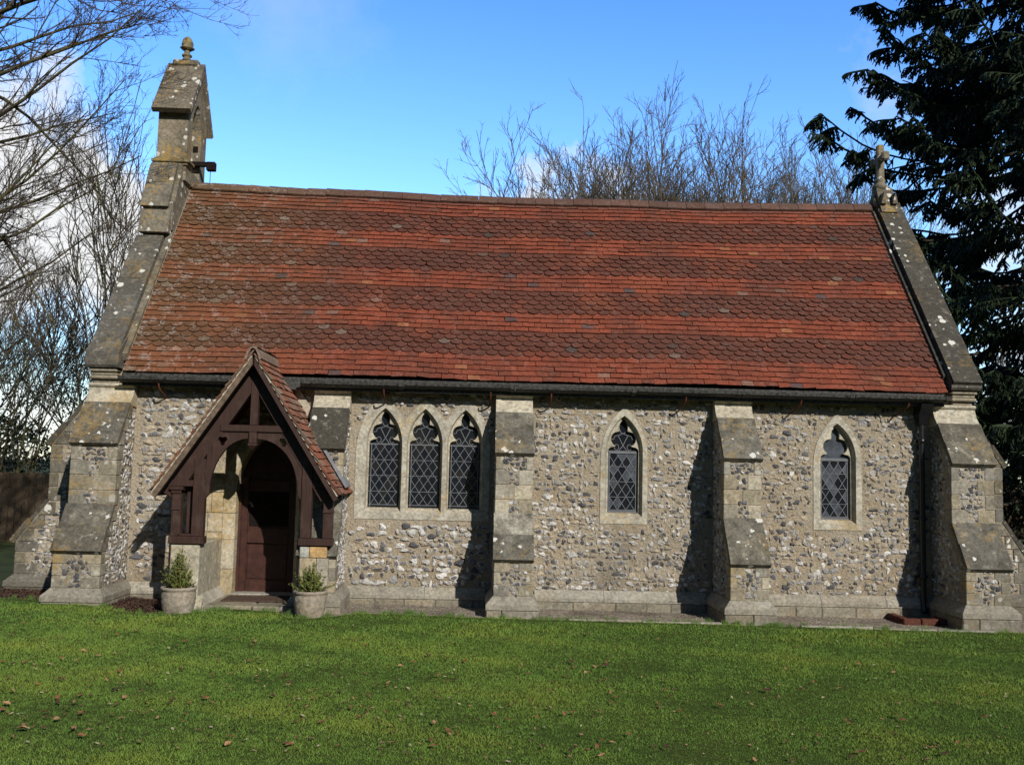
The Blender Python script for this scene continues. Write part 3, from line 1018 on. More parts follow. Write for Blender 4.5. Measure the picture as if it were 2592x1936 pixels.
for (xa, xb), side in (((XW, XW + WT), -1), ((XE - WT + 0.03, XE), 1)):
    g = MB()
    zt = slope_pt(RY)
    outline = [(0.0, -0.45), (4.6, -0.45), (4.6, slope_pt(0.0) + 0.02), (RY, zt + 0.06), (0.0, slope_pt(0.0) + 0.02)]
    g.prism(outline, [], xa, xb, yz, C_GREYST, 0)

    def inside(y, z, rw, rh):
        return 0.02 < y < 4.5 and z < slope_pt(min(y, 4.6 - y)) - 0.1
    A, B, W_, H_ = course_points(0.0, 4.6, 0.08, 5.8, inside, (0.06, 0.12), (0.06, 0.09), 0.7)
    xo = xa if side < 0 else xb
    flint_field(g, A, B, W_, H_, lambda a, bb, d: (xo + side * d + 0 * a, a, bb), 1, 0.018, 'mix')
    # quoins at the corner above the buttress
    g.box(xa - 0.004 if side < 0 else xa + 0.1, xb - 0.1 if side < 0 else xb + 0.004, -0.008, 0.3, 2.46, 2.60, C_PALE, 2, bev=0.006)
    gw = g.build('gable_wall', [M_MORTAR, M_FLINT, M_ASH], church)
    tag(gw, 'gable wall carrying the bellcote' if side < 0 else 'gable wall carrying the stone cross')
    # coping: separate stones up the slope, tilted slab standing above the tiles
    c = MB()
    xi0, xi1 = (xa - 0.03, xb - 0.09) if side < 0 else (xa + 0.07, xb + 0.035)
    y0 = -0.10
    ylist = [y0, 0.30, 0.62, 0.83, 1.18, 1.42] if side < 0 else [-0.16, 0.16, 0.60, 1.00, 1.36, 1.75, 2.04, 2.30]
    for ya, yb in zip(ylist[:-1], ylist[1:]):
        za, zb = slope_pt(ya), slope_pt(yb)
        up = 0.135
        poly = [(ya, za + 0.0), (yb - 0.004, zb - 0.004), (yb - 0.004 + NV[0] * up, zb + NV[1] * up - 0.004), (ya + NV[0] * up, za + NV[1] * up)]
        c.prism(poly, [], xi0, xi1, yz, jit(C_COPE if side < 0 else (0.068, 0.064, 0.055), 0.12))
    # north slope as one run
    poly = [(4.7, slope_pt(-0.1)), (RY, slope_pt(RY) - 0.01), (RY, slope_pt(RY) + 0.2), (4.8, slope_pt(-0.1) + 0.08)]
    c.prism(poly, [], xi0, xi1, yz, C_COPE)
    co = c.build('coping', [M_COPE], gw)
    # inner face of the parapet (mortar fillet against the tiles)
    fl = MB()
    xf0, xf1 = (xi1, xi1 + 0.085) if side < 0 else (xi0 - 0.06, xi0)
    up = 0.06
    poly = [(-0.05, slope_pt(-0.05) - 0.05), (RY, slope_pt(RY) - 0.05), (RY + NV[0] * up, slope_pt(RY) + NV[1] * up), (-0.05 + NV[0] * up, slope_pt(-0.05) + NV[1] * up)]
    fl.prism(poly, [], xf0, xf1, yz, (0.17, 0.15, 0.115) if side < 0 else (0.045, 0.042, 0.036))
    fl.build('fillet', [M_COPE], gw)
    # kneeler at the foot
    k = MB()
    kx0, kx1 = (xa - 0.045, xb - 0.07) if side < 0 else (xa + 0.06, xb + 0.045)
    zt = slope_pt(-0.10)
    poly = [(0.1, 2.80), (-0.20, 2.80), (-0.225, 2.83), (-0.215, 3.0 if side < 0 else 2.92), (-0.02, slope_pt(-0.02) + 0.17), (0.1, slope_pt(0.1) + 0.10)]
    k.prism(poly, [], kx0, kx1, yz, C_COPE)
    kc = (0.34, 0.30, 0.23)
    kx0 += 0.03; kx1 -= 0.03
    for za, zb, out in ((2.745, 2.797, 0.165), (2.70, 2.745, 0.13), (2.655, 2.70, 0.15), (2.60, 2.655, 0.09)):
        k.box(kx0 + (0.16 - out) * 0.5, kx1 - (0.16 - out) * 0.5, -out, 0.1, za + 0.001, zb - 0.001, jit(kc, 0.06), 1, bev=0.014)
    k.build('kneeler', [M_COPE, M_ASH], gw)

# ---- roof tiles ---------------------------------------------------


def tile_field(mb, org, u, s, n, width, rows, gauge, is_scallop, colour, tw=0.163, sag=None, lift=0.030, th=0.013, drop=None, mat=0):
    org, u, s, n = (np.array(q, float) for q in (org, u, s, n))
    plainV, scalV, pc, sc = [], [], [], []
    arcn = 7
    for r in range(rows):
        scal = is_scallop(r)
        off = (r % 2) * tw / 2
        nt = int(width / tw) + 2
        for k in range(nt):
            a0 = -off + k * tw + random.gauss(0, 0.0025); a1 = a0 + tw - 0.004
            if a1 <= 0.01 or a0 >= width - 0.01: continue
            a0 = max(a0, 0.0); a1 = min(a1, width)
            if a1 - a0 < 0.03: continue
            s0 = r * gauge + random.gauss(0, 0.0035); tl = gauge * 1.7
            sl_ = random.gauss(0, 0.004)
            lf = lift + random.gauss(0, 0.0025)
            if random.random() < 0.02: s0 -= random.uniform(0.008, 0.03); lf += 0.006; sl_ += random.gauss(0, 0.006)
            c = colour((a0 + a1) / 2, s0, scal)

            def P(a, ss, h):
                q = org + u * a + s * ss + n * h
                if sag is not None: q = q + np.array([0, 0, -sag(a, ss)])
                return q
            if not scal:
                quad = [(a0, s0 - sl_), (a1, s0 + sl_), (a1, s0 + tl), (a0, s0 + tl)]
                hts = [lf, lf + random.gauss(0, .002), 0.0, 0.0]
                plainV.append([P(a, ss, h) for (a, ss), h in zip(quad, hts)] + [P(a, ss, h - th) for (a, ss), h in zip(quad, hts)])
                pc.append(c)
            else:
                R_ = (a1 - a0) / 2; m = (a0 + a1) / 2
                pts = [(m - R_ * math.cos(t), s0 - 0.012 + 0.068 * (1 - math.sin(t) ** 0.9)) for t in np.linspace(0, math.pi, arcn)]
                pts += [(a1, s0 + tl), (a0, s0 + tl)]
                hts = [lf * (1 - (ss - s0) / tl) for a, ss in pts]
                scalV.append([P(a, ss, h) for (a, ss), h in zip(pts, hts)] + [P(a, ss, h - th) for (a, ss), h in zip(pts, hts)])
                sc.append(c)
    for VV, cc in ((plainV, pc), (scalV, sc)):
        if not VV: continue
        VV = np.array(VV); N, k2 = VV.shape[:2]; k = k2 // 2
        off = (np.arange(N) * k2)[:, None]
        top = np.arange(k)[None] + off
        sides = []
        for i in range(k):
            j = (i + 1) % k
            sides.append(np.array([[i + k, j + k, j, i]]) + off)
        ck = np.repeat(np.array(cc)[:, None, :], k2, 1); ck[:, k:] *= 0.12  # underside vertices darkened: edge dirt plus a painted shadow line below each tile
        mb.add(VV.reshape(-1, 3), [top, np.concatenate(sides)], ck.reshape(-1, 3), mat)


ROWS = 42
GA = SL / ROWS
bands = [(5, 10), (14, 19), (23, 28), (32, 37)]       # scalloped courses


def is_sc(r):
    return any(a <= r < b for a, b in bands)


_pt = RNG.uniform(0, 6.28, 8)


def tile_col(a, s, scal):
    x = XW + WT + a
    k = random.uniform(0.86, 1.13)
    if scal:
        c = np.array((0.098, 0.034, 0.0225)) * k
        if random.random() < 0.012: c = np.array((0.060, 0.045, 0.040)) * k
        if random.random() < 0.12: c = np.array((0.130, 0.040, 0.024)) * k
    else:
        c = np.array((0.192, 0.0485, 0.026)) * k
        if random.random() < 0.10: c = np.array((0.150, 0.043, 0.025)) * k
        if random.random() < 0.008: c = np.array((0.085, 0.055, 0.055)) * k
        if random.random() < 0.014: c = np.array((0.27, 0.105, 0.05)) * k
    if random.random() < 0.004 + 0.06 * max(0, -x / 5): c = c * 0.5 + np.array((0.10, 0.085, 0.07))
    if s > SL * 0.93: c = c * 0.7 + np.array((0.035, 0.025, 0.022))
    return c


def sag(a, s):
    t = a / (XE - XW - 2 * WT)
    return (0.07 * math.sin(math.pi * min(1, max(0, t))) + 0.008 * math.sin(a * 1.7)) * (s / SL) + 0.013 * math.sin(a * 1.3 + 1) * (1 - s / SL) + 0.004 * math.sin(a * 3.1 + s * 2.2)


roofw = 6.20 - (XW + WT)
rf = MB()
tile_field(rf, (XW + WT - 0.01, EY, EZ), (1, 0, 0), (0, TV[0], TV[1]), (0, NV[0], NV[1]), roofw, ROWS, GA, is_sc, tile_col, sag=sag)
# boarding beneath and the north slope
def slab(y0, z0, y1, z1, off, th, mat, col):
    l = math.hypot(y1 - y0, z1 - z0); ny, nz = -(z1 - z0) / l, (y1 - y0) / l
    if nz < 0: ny, nz = -ny, -nz
    rf.prism([(y0 + ny * off, z0 + nz * off), (y1 + ny * off, z1 + nz * off), (y1 + ny * (off - th), z1 + nz * (off - th)), (y0 + ny * (off - th), z0 + nz * (off - th))], [], XW + WT - 0.01, 6.195, yz, col, mat)
slab(EY + 0.03, EZ - 0.02, RY, RZ - 0.09, -0.035, 0.06, 1, (0.03, 0.02, 0.02))
slab(4.81, EZ, RY + 0.01, RZ - 0.06, 0.0, 0.06, 0, (0.22, 0.06, 0.03))
roof = rf.build('roof', [M_TILE, M_DARK], church)
# ridge tiles
rg = MB()
x = XW + WT - 0.02
nr = 36
for k in range(nr):
    xa = XW + WT + roofw * k / nr; xb = XW + WT + roofw * (k + 1) / nr - 0.006
    zz = [RZ - sag(q - XW - WT, SL) + random.gauss(0, .003) for q in (xa, xb)]
    prof = [(-0.125, -0.075), (-0.10, -0.02), (-0.05, 0.035), (0.0, 0.055), (0.05, 0.035), (0.10, -0.02), (0.125, -0.075)]
    prof2 = [(a * 0.85, b - 0.02) for a, b in prof[::-1]]
    rings = [[(xx, RY + a, z_ + 0.012 + b + (0.006 if xx == xa else 0)) for a, b in prof + prof2] for xx, z_ in zip((xa, xb), zz)]
    c = (0.10, 0.058, 0.045)
    rg.loft(rings, jit(c, 0.2), cap=True)
rg.build('ridge_tiles', [M_TILE], roof)

# ---- bellcote -----------------------------------------------------
BX0, BX1 = -4.95, -4.50
bc = MB()
BYa, BYb, BYm = 1.80, 2.78, 2.28
bell_open = [(2.02, 6.05), (2.50, 6.05)]
hwb = 0.24; cb = (0.40 ** 2 - hwb ** 2) / (2 * hwb); rb = hwb + cb; ab = math.atan2(0.40, cb)
bell_open += [(2.26 - cb + rb * math.cos(ab * i / 8), 6.78 + rb * math.sin(ab * i / 8)) for i in range(9)]
bell_open += [(2.26 + cb - rb * math.cos(ab * i / 8), 6.78 + rb * math.sin(ab * i / 8)) for i in range(7, -1, -1)]
bc.prism([(BYa, 5.85), (BYb, 5.85), (BYb, 6.95), (BYm, 7.78), (BYa, 6.95)], [bell_open], BX0, BX1, yz, (0.23, 0.20, 0.15))
# little sockets on the far reveal
bc.box(-4.62, -4.54, 2.494, 2.53, 6.50, 6.60, (0.02, 0.015, 0.012), 1)
# lower shaft: sloping weathering down to the offset
bc.prism([(1.42, 4.99), (3.1, 4.99), (3.1, 5.3), (2.80, 6.10), (1.78, 6.10), (1.50, 5.44), (1.42, 5.40)], [], BX0 - 0.02, BX1 - 0.04, yz, (0.19, 0.17, 0.135))
bc.prism([(1.36, 5.33), (1.48, 5.33), (1.76, 6.03), (1.76, 6.10), (1.68, 6.02)], [], BX0 - 0.05, BX1 - 0.10, yz, (0.185, 0.17, 0.14))
bc.prism([(1.30, 4.93), (1.46, 4.93), (1.46, 5.30), (1.38, 5.27)], [], BX0 - 0.04, BX1 - 0.06, yz, (0.20, 0.185, 0.15))
bello = bc.build('bellcote', [M_BELL, M_DARK], church)
st = MB()
for za, zb, o in ((6.07, 6.11, 0.03), (6.11, 6.16, 0.06), (6.16, 6.19, 0.03)):
    st.box(BX0 - o, BX1 + o, BYa - o, 2.03 + 0.005, za + .0005, zb - .0005, jit((0.24, 0.20, 0.11), 0.1), bev=0.01)
st.build('string_course', [M_BELL], bello)
cp = MB()
RCZ = 7.86
for sgn, ye, ze in ((-1, 1.62, 6.90), (1, 2.93, 6.90)):
    l = math.hypot(ye - BYm, ze - RCZ); ty, tz = (ye - BYm) / l, (ze - RCZ) / l
    ny, nz = (tz * 1, -ty * 1) if sgn < 0 else (-tz, ty)
    if nz < 0: ny, nz = -ny, -nz
    th = 0.085
    cp.prism([(BYm, RCZ), (ye, ze), (ye - ny * th, ze - nz * th), (BYm, RCZ - th / max(0.2, nz))], [], BX0 - 0.06, BX1 + 0.07, yz, jit((0.19, 0.165, 0.13), 0.08))
cp.box(BX0 + 0.02, BX1 - 0.02, BYm - 0.06, BYm + 0.06, RCZ - 0.05, RCZ + 0.055, (0.21, 0.19, 0.14), bev=0.025)
cp.build('bellcote_cap', [M_BELL], bello)


def lathe(mb, cx, cy, prof, n=16, col=(0.3, 0.3, 0.3), mat=0, wob=None):
    rings = []
    for r, z in prof:
        rings.append([(cx + r * (1 + (wob(t, z) if wob else 0)) * math.cos(t), cy + r * (1 + (wob(t, z) if wob else 0)) * math.sin(t), z) for t in np.arange(n) / n * 2 * math.pi])
    mb.loft(rings, col, mat, smooth=True, cap=True)


fi = MB()
lathe(fi, -4.725, BYm, [(0.075, 7.90), (0.055, 7.95), (0.05, 7.965), (0.075, 7.975), (0.078, 7.995), (0.05, 8.01), (0.042, 8.06), (0.05, 8.085), (0.098, 8.095), (0.105, 8.115), (0.085, 8.13),
                        (0.088, 8.16), (0.084, 8.20), (0.068, 8.245), (0.04, 8.28), (0.015, 8.30), (0.005, 8.305)], 18, (0.235, 0.21, 0.12),
      wob=lambda t, z: 0.10 * math.cos(6 * t + z * 30) if z > 8.08 else 0)
fi.build('finial', [M_BELL], bello)
bm = MB()
bm.box(-4.90, -4.36, 2.36, 2.44, 6.25, 6.315, (0.02, 0.018, 0.018), 0)
bm.box(-4.36, -4.22, 2.35, 2.45, 6.18, 6.32, (0.02, 0.018, 0.018), 0, bev=0.01)
bm.box(-4.305, -4.297, 2.395, 2.405, 5.90, 6.18, (0.02, 0.018, 0.018), 0)
bm.build('bell_beam', [M_DARK], bello)

# ---- cross on the other gable -------------------------------------
cr = MB()
CX, CY = 6.40, RY
z0 = RZ + 0.0
cr.prism([(CY - 0.30, z0 - 0.12), (CY + 0.30, z0 - 0.12), (CY + 0.14, z0 + 0.20), (CY + 0.09, z0 + 0.32), (CY - 0.09, z0 + 0.32), (CY - 0.14, z0 + 0.20)], [], CX - 0.13, CX + 0.13, yz, (0.14, 0.125, 0.10))
for s in (-1, 1):           # gablets on the four faces of the saddle stone
    for dx in (-0.13, 0.05):
        cr.prism([(CX + dx, z0 + 0.02), (CX + dx + 0.085, z0 + 0.02), (CX + dx + 0.045, z0 + 0.20)], [], CY + s * 0.20 - 0.09, CY + s * 0.20 + 0.09, xz, (0.16, 0.14, 0.11))
    cr.prism([(CY - 0.2, z0 + 0.0), (CY + 0.2, z0 + 0.0), (CY, z0 + 0.26)], [[(CY - 0.06, z0 + 0.05), (CY + 0.06, z0 + 0.05), (CY, z0 + 0.15)]], CX + s * 0.135 - 0.03, CX + s * 0.135 + 0.03, yz, (0.17, 0.15, 0.12))
lathe(cr, CX - 0.03, CY, [(0.10, z0 + 0.30), (0.125, z0 + 0.33), (0.125, z0 + 0.37), (0.085, z0 + 0.40), (0.07, z0 + 0.43), (0.085, z0 + 0.45), (0.07, z0 + 0.49), (0.058, z0 + 0.52)], 10, (0.21, 0.19, 0.14))
cr.box(CX - 0.085, CX + 0.025, CY - 0.055, CY + 0.055, z0 + 0.5, z0 + 1.05, (0.23, 0.205, 0.155), bev=0.02)
for s in (-1, 1):
    cr.box(CX - 0.075, CX + 0.015, CY + (0.05 if s > 0 else -0.20), CY + (0.20 if s > 0 else -0.05), z0 + 0.76, z0 + 0.86, (0.21, 0.185, 0.14), bev=0.02)
    cr.box(CX - 0.09, CX + 0.03, CY + (0.17 if s > 0 else -0.25), CY + (0.25 if s > 0 else -0.17), z0 + 0.735, z0 + 0.885, (0.22, 0.195, 0.145), bev=0.035)
cr.build('gable_cross', [M_BELL], church)

# ---- gutter, brackets, downpipe -----------------------------------
gu = MB()
gprof = [(-0.225, 2.618), (-0.30, 2.628), (-0.340, 2.655), (-0.350, 2.692), (-0.335, 2.692), (-0.32, 2.668), (-0.285, 2.65), (-0.235, 2.645)]
for xa, xb in ((-4.55, -3.02), (-2.26, -0.95), (-0.94, 0.48), (0.49, 2.05), (2.06, 3.42), (3.43, 4.9), (4.91, 6.16)):
    dz = random.uniform(-0.008, 0.006); dy = random.uniform(-0.006, 0.006)
    gu.prism([(a + dy, b + dz) for a, b in gprof], [], xa, xb, yz)
    gu.prism([(a * 1.0 + dy - (0.008 if a < -0.28 else -0.0), b + dz - (0.008 if b < 2.67 else -0.004)) for a, b in gprof], [], xb - 0.06, xb - 0.004, yz)
# timber fascia and soffit behind
gu.box(-4.53, 6.14, -0.215, -0.16, 2.575, 2.735)
gu.box(-4.53, 6.14, -0.158, 0.0, 2.62, 2.66)
gu.build('gutter', [M_IRON], church)
for x, dx in ((-4.05, 0.02), (-1.20, 0.0), (0.17, 0.0), (0.95, 0.0), (2.70, -0.03), (4.21, -0.05), (5.63, -0.07)):
    g = MB()
    C = np.array([[(x, -0.31, 2.60), (x + dx * 0.2, -0.29, 2.55), (x + dx * 0.6, -0.20, 2.50), (x + dx, -0.06, 2.455), (x + dx, 0.02, 2.45)]], float)
    g.tubes(C, np.full((1, 5), 0.011), 6)
    g.build('gutter_bracket', [M_RUST], church)
dp = MB()
dx = 5.885
C = np.array([[(dx, -0.095, z) for z in (2.38, 1.6, 0.8, 0.1, -0.03)] + [(dx, -0.14, -0.10)]], float)
dp.tubes(C, np.full((1, 6), 0.036), 12)
dpo = dp.build('downpipe', [M_PIPE], church)
for z in (2.12, 1.10, 0.35):
    c = MB(); lathe(c, dx, -0.095, [(0.038, z - 0.03), (0.047, z - 0.028), (0.047, z + 0.028), (0.038, z + 0.03)], 12)
    c.box(dx - 0.08, dx + 0.08, -0.065, 0.0, z - 0.012, z + 0.012)
    c.build('pipe_clip', [M_PIPE], dpo)
hp = MB()
hp.loft([[(dx - 0.045, -0.14, 2.34), (dx + 0.045, -0.14, 2.34), (dx + 0.045, -0.05, 2.34), (dx - 0.045, -0.05, 2.34)],
         [(dx - 0.075, -0.20, 2.46), (dx + 0.075, -0.20, 2.46), (dx + 0.075, -0.02, 2.46), (dx - 0.075, -0.02, 2.46)],
         [(dx - 0.08, -0.30, 2.60), (dx + 0.08, -0.30, 2.60), (dx + 0.08, -0.02, 2.60), (dx - 0.08, -0.02, 2.60)]], cap=True)
hp.build('hopper', [M_PIPE], dpo)

# ---- door and its stone surround ----------------------------------
sd = MB()
sur_out = [(-3.64, -0.40), (-2.06, -0.40), (-2.06, 1.52), (-2.02, 2.14), (-3.38, 2.14), (-3.64, 1.75)]
ring_out = arch(DC, DHW + 0.15, -0.40, 1.28, 0.92, 12)
dh2 = arch(DC, DHW, -0.41, 1.28, 0.72, 12)
hole = arch(DC, DHW, -0.10, 1.28, 0.72, 12)
# squared stones left and right of the arch, then the arch ring
for side in (-1, 1):
    z = -0.12
    while z < 1.62:
        h = random.uniform(0.17, 0.27)
        xa, xb = (-3.62, DC - DHW - 0.150) if side < 0 else (DC + DHW + 0.150, -2.03)
        cut = xa + (xb - xa) * random.uniform(0.35, 0.65)
        for p, q in ((xa, cut), (cut, xb)):
            sd.box(p + 0.004, q - 0.004, -0.012 + random.uniform(-.003, .003), 0.2, z + 0.004, z + h - 0.004, jit(random.choice([C_PALE, C_YELLOW, C_PALE, (0.40, 0.36, 0.27)]), 0.1), bev=0.006)
        z += h
z = -0.12
while z < 1.26:
    h = min(random.uniform(0.24, 0.40), 1.28 - z)
    for xa, xb in ((DC - DHW - 0.147, DC - DHW), (DC + DHW, DC + DHW + 0.147)):
        s_ = -1 if xa < DC else 1
        inx = xb if s_ < 0 else xa; outx = xa if s_ < 0 else xb
        ring = [(outx, -0.016), (inx + s_ * 0.045, -0.016), (inx, 0.03), (inx, 0.30), (outx, 0.30)]
        sd.prism(ring, [], z + 0.003, z + h - 0.003, lambda a, b, d: (a, b, d), jit(C_YELLOW if random.random() < 0.4 else C_PALE, 0.1))
    z += h
sd.prism([p for p in arch(DC, DHW + 0.147, 1.281, 1.28, 0.90, 12)][1:-0 or None], [], 0.031, 0.30, xz, C_PALE) if False else None
outa = arch(DC, DHW + 0.147, 1.28, 1.28, 0.90, 12)[2:]
ina = arch(DC, DHW, 1.28, 1.28, 0.72, 12)[2:]
ina2 = arch(DC, DHW + 0.045, 1.28, 1.28, 0.775, 12)[2:]
V = []
sd.loft([[(a, -0.016, b) for a, b in outa], [(a, -0.016, b) for a, b in ina2], [(a, 0.03, b) for a, b in ina], [(a, 0.30, b) for a, b in ina]], C_PALE, closed=False)
dsur = sd.build('door_surround', [M_ASH], church)
dr = MB()
dh_ = arch(DC, DHW + 0.03, -0.055, 1.28, 0.74, 12)
dr.prism(dh_, [], 0.262, 0.31, xz)
# stiles, rails
for a0, a1, b0, b1, y in ((-DHW, -DHW + 0.115, -0.05, 1.45, 0.225), (DHW - 0.115, DHW, -0.05, 1.45, 0.225)):
    dr.box(DC + a0, DC + a1, y, 0.262, b0, b1, bev=0.006)
for b0, b1 in ((-0.05, 0.10), (0.58, 0.78), (1.26, 1.40)):
    dr.box(DC - DHW + 0.115, DC + DHW - 0.115, 0.228, 0.262, b0, b1, bev=0.006)
dr.box(DC - DHW, DC - DHW + 0.035, 0.19, 0.224, -0.05, 1.35)
dr.box(DC + DHW - 0.035, DC + DHW, 0.19, 0.224, -0.05, 1.35)
door = dr.build('door', [M_DOOR], church)
pn = MB()
pn.box(DC - DHW + 0.13, DC + DHW - 0.13, 0.250, 0.2615, 0.12, 0.56, bev=0.006)
pn.build('door_panel', [M_DOOR], door)
pn = MB()
for k in range(5):
    xa = DC - DHW + 0.13 + k * 0.102
    pn.box(xa, xa + 0.098, 0.252, 0.2615, 0.80, 1.245, bev=0.004)
pn.build('door_panel', [M_DARK], door)

# ---- porch --------------------------------------------------------
PC, PZ0, PZ1 = -2.665, 1.265, 2.945
PHWS = {-1: 1.118, 1: 1.062}
PHW = 1.09
PYF, PYB = -1.22, 0.0
pslope = math.hypot(PHW, PZ1 - PZ0)
pr_ = MB()
NR = 20
for sgn in (-1, 1):
    PHW = PHWS[sgn]; pslope = math.hypot(PHW, PZ1 - PZ0)
    org = (PC + sgn * PHW, PYF, PZ0) if sgn < 0 else (PC + PHW, PYB + 0.05, PZ0)
    s_ = (-sgn * PHW / pslope, 0, (PZ1 - PZ0) / pslope)
    n_ = (sgn * (PZ1 - PZ0) / pslope, 0, PHW / pslope)
    u_ = (0, 1, 0) if sgn < 0 else (0, -1, 0)

    def pcol(a, s, scal):
        c = np.array(random.choice([(0.25, 0.085, 0.05), (0.18, 0.075, 0.05), (0.30, 0.13, 0.09), (0.26, 0.20, 0.16), (0.33, 0.12, 0.07)])) * random.uniform(0.7, 1.15)
        return c
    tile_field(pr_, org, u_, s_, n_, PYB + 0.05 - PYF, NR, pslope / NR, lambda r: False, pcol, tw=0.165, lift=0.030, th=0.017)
    # underboarding
    a0 = np.array((PC + sgn * (PHW - 0.03), 0, PZ0 - 0.02)); a1 = np.array((PC, 0, PZ1 - 0.04))
    nn = np.array(n_)
    V = []
    for y in (PYF + 0.06, 0.05):
        for P_, o in ((a0, -0.02), (a1, -0.02), (a1, -0.05), (a0, -0.05)):
            q = P_ + nn * o
            V.append((q[0], y, q[2]))
    pr_.add(V, np.array([[0, 1, 2, 3], [7, 6, 5, 4], [0, 4, 5, 1], [1, 5, 6, 2], [2, 6, 7, 3], [3, 7, 4, 0]]), mat=1)
PW = empty  # placeholder name not used further
porch = MB()
# stone bench walls that carry the timber
porch.box(-3.575, -3.235, -1.02, 0.0, -0.30, 0.655, (0.42, 0.39, 0.31), 0, bev=0.012)
porch.prism([(-3.234, -0.30), (-3.15, -0.30), (-3.15, -0.06), (-3.234, 0.055)], [], -1.06, -0.02, xz, (0.44, 0.42, 0.36), 0)
porch.prism([(-1.0201, -0.30), (-1.10, -0.30), (-1.10, -0.05), (-1.0201, 0.05)], [], -3.575, -3.16, yz, (0.38, 0.35, 0.27), 0)
BENCH = [porch]
porch = MB()
for k, (xa, xb, za, zb, c) in enumerate([(-2.06, -1.95, 0.52, 0.655, (0.42, 0.43, 0.40)), (-1.947, -1.74, 0.52, 0.655, (0.50, 0.33, 0.15)), (-2.06, -1.86, 0.22, 0.517, C_YELLOW), (-1.857, -1.72, 0.30, 0.517, (0.35, 0.32, 0.27)),
                                         (-1.857, -1.72, 0.05, 0.297, (0.42, 0.38, 0.31)), (-2.06, -1.86, 0.0, 0.217, (0.37, 0.36, 0.32)), (-2.08, -1.72, -0.30, 0.0, C_GREYST)]):
    porch.box(xa, xb, -1.02 - 0.003 * (k % 2), -0.935, za, zb, c, 0, bev=0.01)
BENCH.append(porch)
porch_o = MB().box(PC - 0.03, PC + 0.03, PYF + 0.10, 0.0, PZ1 - 0.16, PZ1 - 0.07).build('porch', [M_TIMBER], church)
for q in BENCH:
    q.build('bench_wall', [M_ASH], porch_o)
pr_.build('porch_roof', [M_TILE, M_DARK], porch_o)
# verge mortar and board under each front edge
for sgn in (-1, 1):
    PHW = PHWS[sgn]; pslope = math.hypot(PHW, PZ1 - PZ0)
    v = MB()
    k = (PZ1 - PZ0) / PHW
    nx, nz = sgn * (PZ1 - PZ0) / pslope, PHW / pslope

    def strip(o0, o1, y0, y1, mat, e0=0.0, e1=1.0):
        xs = [PC + sgn * PHW * (1 - e0), PC + sgn * PHW * (1 - e1)]; zs = [PZ0 + (PZ1 - PZ0) * e0, PZ0 + (PZ1 - PZ0) * e1]
        V = []
        for y in (y0, y1):
            V += [(xs[0] + nx * o0, y, zs[0] + nz * o0), (xs[1] + (nx * o0 if o0 > 0 else 0), y, zs[1] + o0 / nz * (1 if o0 <= 0 else nz)), (xs[1], y, zs[1] + o1 / nz), (xs[0] + nx * o1, y, zs[0] + nz * o1)]
        v.add(V, np.array([[0, 1, 2, 3], [7, 6, 5, 4], [0, 4, 5, 1], [1, 5, 6, 2], [2, 6, 7, 3], [3, 7, 4, 0]]), mat=mat)
    strip(-0.004, -0.022, PYF + 0.012, PYF + 0.10, 0, 0.0, 0.985)
    strip(-0.0235, -0.080, PYF + 0.022, PYF + 0.06, 1 if sgn < 0 else 2, -0.015, 0.99)
    v.build('verge_board', [M_CREAM, M_VERGE, M_TIMBER], porch_o)
# ridge
rd = MB()
for k in range(4):
    ya, yb = PYF - 0.02 + k * 0.30, PYF - 0.02 + (k + 1) * 0.30 - 0.008
    prof = [(-0.10, -0.11), (-0.075, -0.04), (-0.035, 0.02), (0.0, 0.035), (0.035, 0.02), (0.075, -0.04), (0.10, -0.11)]
    prof2 = [(a * 0.75, b - 0.022) for a, b in prof[::-1]]
    rd.loft([[(PC + a, y, PZ1 + 0.025 + b) for a, b in prof + prof2] for y in (ya, yb)], (0.20, 0.15, 0.12), cap=True)
rd.build('porch_ridge', [M_TILE], porch_o)

# timber frame
tf = MB()
FY0, FY1 = -1.03, -0.92
k = (PZ1 - PZ0) / PHW


def rail(x0, x1, z0, z1, y0=FY0, y1=FY1, b=0.006):
    tf.box(x0, x1, y0, y1, z0, z1, bev=b)


rail(-3.60, -3.19, 0.658, 0.745, FY0 - 0.02, FY1 + 0.03)          # sills
rail(-2.08, -1.675, 0.665, 0.750, FY0 - 0.02, FY1 + 0.03)
for x0, x1, z0, z1 in ((-3.585, -3.475, 0.745, 1.33), (-3.345, -3.205, 0.745, 1.66), (-2.065, -1.94, 0.75, 1.72), (-1.80, -1.685, 0.75, 1.36)):
    rail(x0, x1, z0, z1)
rail(-3.50, -3.345, 0.745, 0.775); rail(-3.44, -3.36, 0.775, 1.33, FY1 + 0.002, FY1 + 0.05)
rail(-3.66, -3.345, 1.33, 1.405, FY0 + 0.004, FY1 - 0.004)           # plates and moulded caps
rail(-1.94, -1.66, 1.345, 1.425, FY0 + 0.004, FY1 - 0.004)
for x0, x1 in ((-3.615, -3.455), (-1.83, -1.655)):
    rail(x0, x1, 1.285, 1.328, FY0 - 0.03, FY1 + 0.02)
    rail(x0 + 0.02, x1 - 0.02, 1.245, 1.284, FY0 - 0.015, FY1 + 0.01)
    rail(x0 + 0.025, x1 - 0.025, 1.05, 1.075, FY0 - 0.012, FY1 + 0.01)
